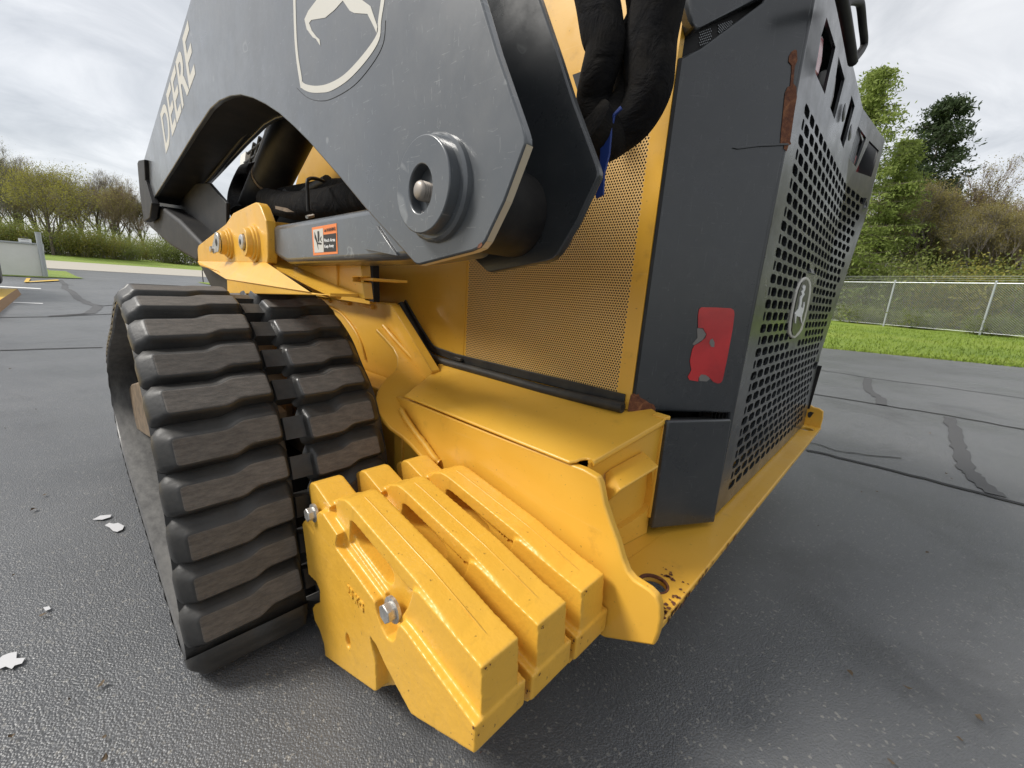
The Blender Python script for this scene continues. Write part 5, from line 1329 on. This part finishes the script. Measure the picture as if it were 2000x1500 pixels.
kp = [cf2+Vector((-.003, rp_*.9*math.cos(q), rp_*.9*math.sin(q))) for q in [rad(25+x*22) for x in range(13)]]+[cf2+Vector((-.003, rp_*1.70, -rp_*1.0)), cf2+Vector((-.003, rp_*2.05, -rp_*.75)), cf2+Vector((-.003, rp_*1.95, -rp_*.35))]
pk_ = part('pin_keeper', MB().prism(kp, (-.006, 0, 0)), STEEL, o2, bevel=.001)
part('pin_socket', MB().lathe(cf2+Vector((-.0095, 0, 0)), (-1, 0, 0), [(0, rp_*.34), (.0006, rp_*.3)], 16), INK, o2)
pbo = cf2+Vector((-.009, rp_*1.72, -rp_*.62))
part('keeper_bolt', MB().lathe(pbo, (-1, 0, 0), [(0, .009), (.006, .009), (.007, .006)], 6), STEEL, o2)
# latch plate with notch and tongue, right of the bracket
lp_ = part('latch_plate', MB().prism(ats([(657, 517), (705, 517), (707, 541), (688, 541), (688, 549), (708, 551), (712, 584), (666, 577), (666, 563), (657, 558)], 'x', .405), (.02, 0, 0)), YEL, bevel=.002)
part('latch_tongue', MB().prism(ats([(700, 545), (708, 541.5), (728, 543), (728, 548), (704, 548)], 'x', .42), (.08, 0, 0)), YEL, bevel=.001)
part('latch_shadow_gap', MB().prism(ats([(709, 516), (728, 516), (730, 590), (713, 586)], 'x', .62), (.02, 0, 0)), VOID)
part('body_side_plate', MB().prism(ats([(600, 500), (720, 500), (722, 594), (600, 575)], 'x', .62), (.02, 0, 0)), YEL)

# ---- lift cylinder, hoses and the cab screen seen through the arch
XC = .58
c0, c1 = at(640, 110, 'x', XC), at(531, 352, 'x', XC); c2 = at(500, 415, 'x', XC)
ax_ = (c1-c0).normalized(); rc = .066
part('lift_cylinder', MB().lathe(c0, c1-c0, [(0, rc), ((c1-c0).length, rc)], 40), BLACK, smooth=40)
part('cylinder_clamp', MB().lathe(c1-ax_*.012, ax_, [(0, rc+.003), (.012, rc+.003)], 40), DSTEEL, smooth=40)
part('cylinder_base', MB().lathe(c1, ax_, [(0, rc*1.08), ((c2-c1).length, rc*1.12), ((c2-c1).length+.15, rc*1.2)], 32), BLACK, smooth=40)
hs = MB()
hs.tube(spline([at(525, 392, 'x', .52), at(570, 402, 'x', .50), at(640, 398, 'x', .50), at(720, 382, 'x', .50), at(800, 372, 'x', .50)], 6), .040, 14)
hs.tube(spline([at(555, 384, 'x', .56), at(600, 378, 'x', .55), at(640, 372, 'x', .54), at(720, 372, 'x', .52), at(800, 350, 'x', .52)], 6), .030, 12)
hs.tube(spline([at(470, 420, 'x', .50), at(462, 385, 'x', .56), at(480, 340, 'x', .60), at(500, 335, 'x', .6)], 6), .035, 10)
part('side_hose', hs, HOSE, smooth=60)
part('hose_fitting', MB().tube(spline([at(560, 376, 'x', .54), at(585, 383, 'x', .53), at(605, 372, 'x', .52), at(640, 352, 'x', .52)], 6), .014, 10), BLACK, smooth=60)
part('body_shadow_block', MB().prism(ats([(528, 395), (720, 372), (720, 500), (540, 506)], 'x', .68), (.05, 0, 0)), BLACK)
part('copper_tab', MB().prism(ats([(537, 402), (558, 406), (572, 414), (560, 414), (538, 408)], 'x', .43), (.004, 0, 0)), DSTEEL)
# yellow side tank behind the cylinder
part('side_tank', MB().prism(ats([(575, 365), (598, 284), (640, 240), (900, 300), (900, 420), (575, 420)], 'x', .715), (.03, 0, 0)), YEL, bevel=.006)
cs = empty('cab_screen', (0, 0, 0)); cs.parent = LD
XS = .84
def cseg(u0, v0, u1, v1, r): return MB().tube([at(u0, v0, 'x', XS), at(u1, v1, 'x', XS)], r, 6)
org = at(490, 300, 'x', XS); cs.location = org-LO
part('screen_frame', MB().prism(ats([(467, 340), (470, 303), (480, 296), (476, 338)], 'x', XS), (.03, 0, 0)), WHITE, cs)
for (u0, v0, u1, v1) in ((484, 345, 497, 280), (494, 335, 508, 268), (505, 322, 521, 255), (515, 312, 534, 245), (526, 300, 546, 232)):
    part('screen_bar', cseg(u0, v0, u1, v1, .010), BLACK, cs, smooth=60)
for (u0, v0, u1, v1) in ((478, 318, 545, 272), (474, 332, 545, 290), (484, 300, 545, 252)):
    part('screen_bar', cseg(u0, v0, u1, v1, .008), BLACK, cs, smooth=60)
part('cab_post', MB().tube([at(470, 420, 'x', .80), at(545, 230, 'x', .80), at(600, 60, 'x', .80)], .035, 8), BLACK, smooth=60)
part('cab_shell', MB().box((.86, 1.15, 1.42), (1.75, 1.25, 2.0)), BLACK)
part('seat_side', MB().prism(ats([(478, 420), (482, 350), (500, 332), (512, 345), (500, 420)], 'x', .74), (.05, 0, 0)), BLACK)

# ---- sheathed hoses at the rear corner
R_h = 0
hz1 = spline([at(1150, -60, 'x', .60), at(1166, 0, 'x', .60), at(1176, 60, 'x', .60), at(1182, 95, 'x', .60), at(1168, 150, 'x', .60), at(1160, 195, 'x', .61), at(1170, 240, 'x', .62)], 8)
R = random.Random(8)
part('sheathed_hose', MB().tube(hz1, [.030+.0025*math.sin(i*.13) for i in range(len(hz1))], 16), HOSE, smooth=60)
hz2 = spline([at(1300, -60, 'x', .64), at(1286, 0, 'x', .64), at(1270, 80, 'x', .64), at(1268, 130, 'x', .64), at(1265, 180, 'x', .64), at(1240, 230, 'x', .64), at(1200, 262, 'x', .63), at(1178, 268, 'x', .61), at(1150, 240, 'x', .58)], 8)
part('sheathed_hose', MB().tube(hz2, [.036+.003*math.sin(i*.11) for i in range(len(hz2))], 16), HOSE, smooth=60)
hz3 = spline([at(1245, -60, 'x', .66), at(1258, 20, 'x', .66), at(1240, 70, 'x', .66), at(1238, 110, 'x', .66), at(1225, 190, 'x', .65), at(1190, 240, 'x', .62)], 8)
part('sheathed_hose', MB().tube(hz3, [.026 for i in range(len(hz3))], 14), HOSE, smooth=60)
part('hose_bracket', MB().prism(ats([(1118, 146), (1140, 138), (1140, 180), (1130, 185)], 'x', .66), (.05, 0, 0)), BLACK)
bs = ats([(1211, 206), (1214, 212), (1200, 225), (1194, 255), (1190, 300), (1180, 340), (1178, 380), (1164, 388), (1162, 378), (1170, 330), (1172, 280), (1180, 240), (1197, 222)], 'x', .585)
part('blue_strap', MB().prism(bs, (.004, 0, 0)), BLUE, bevel=.001)
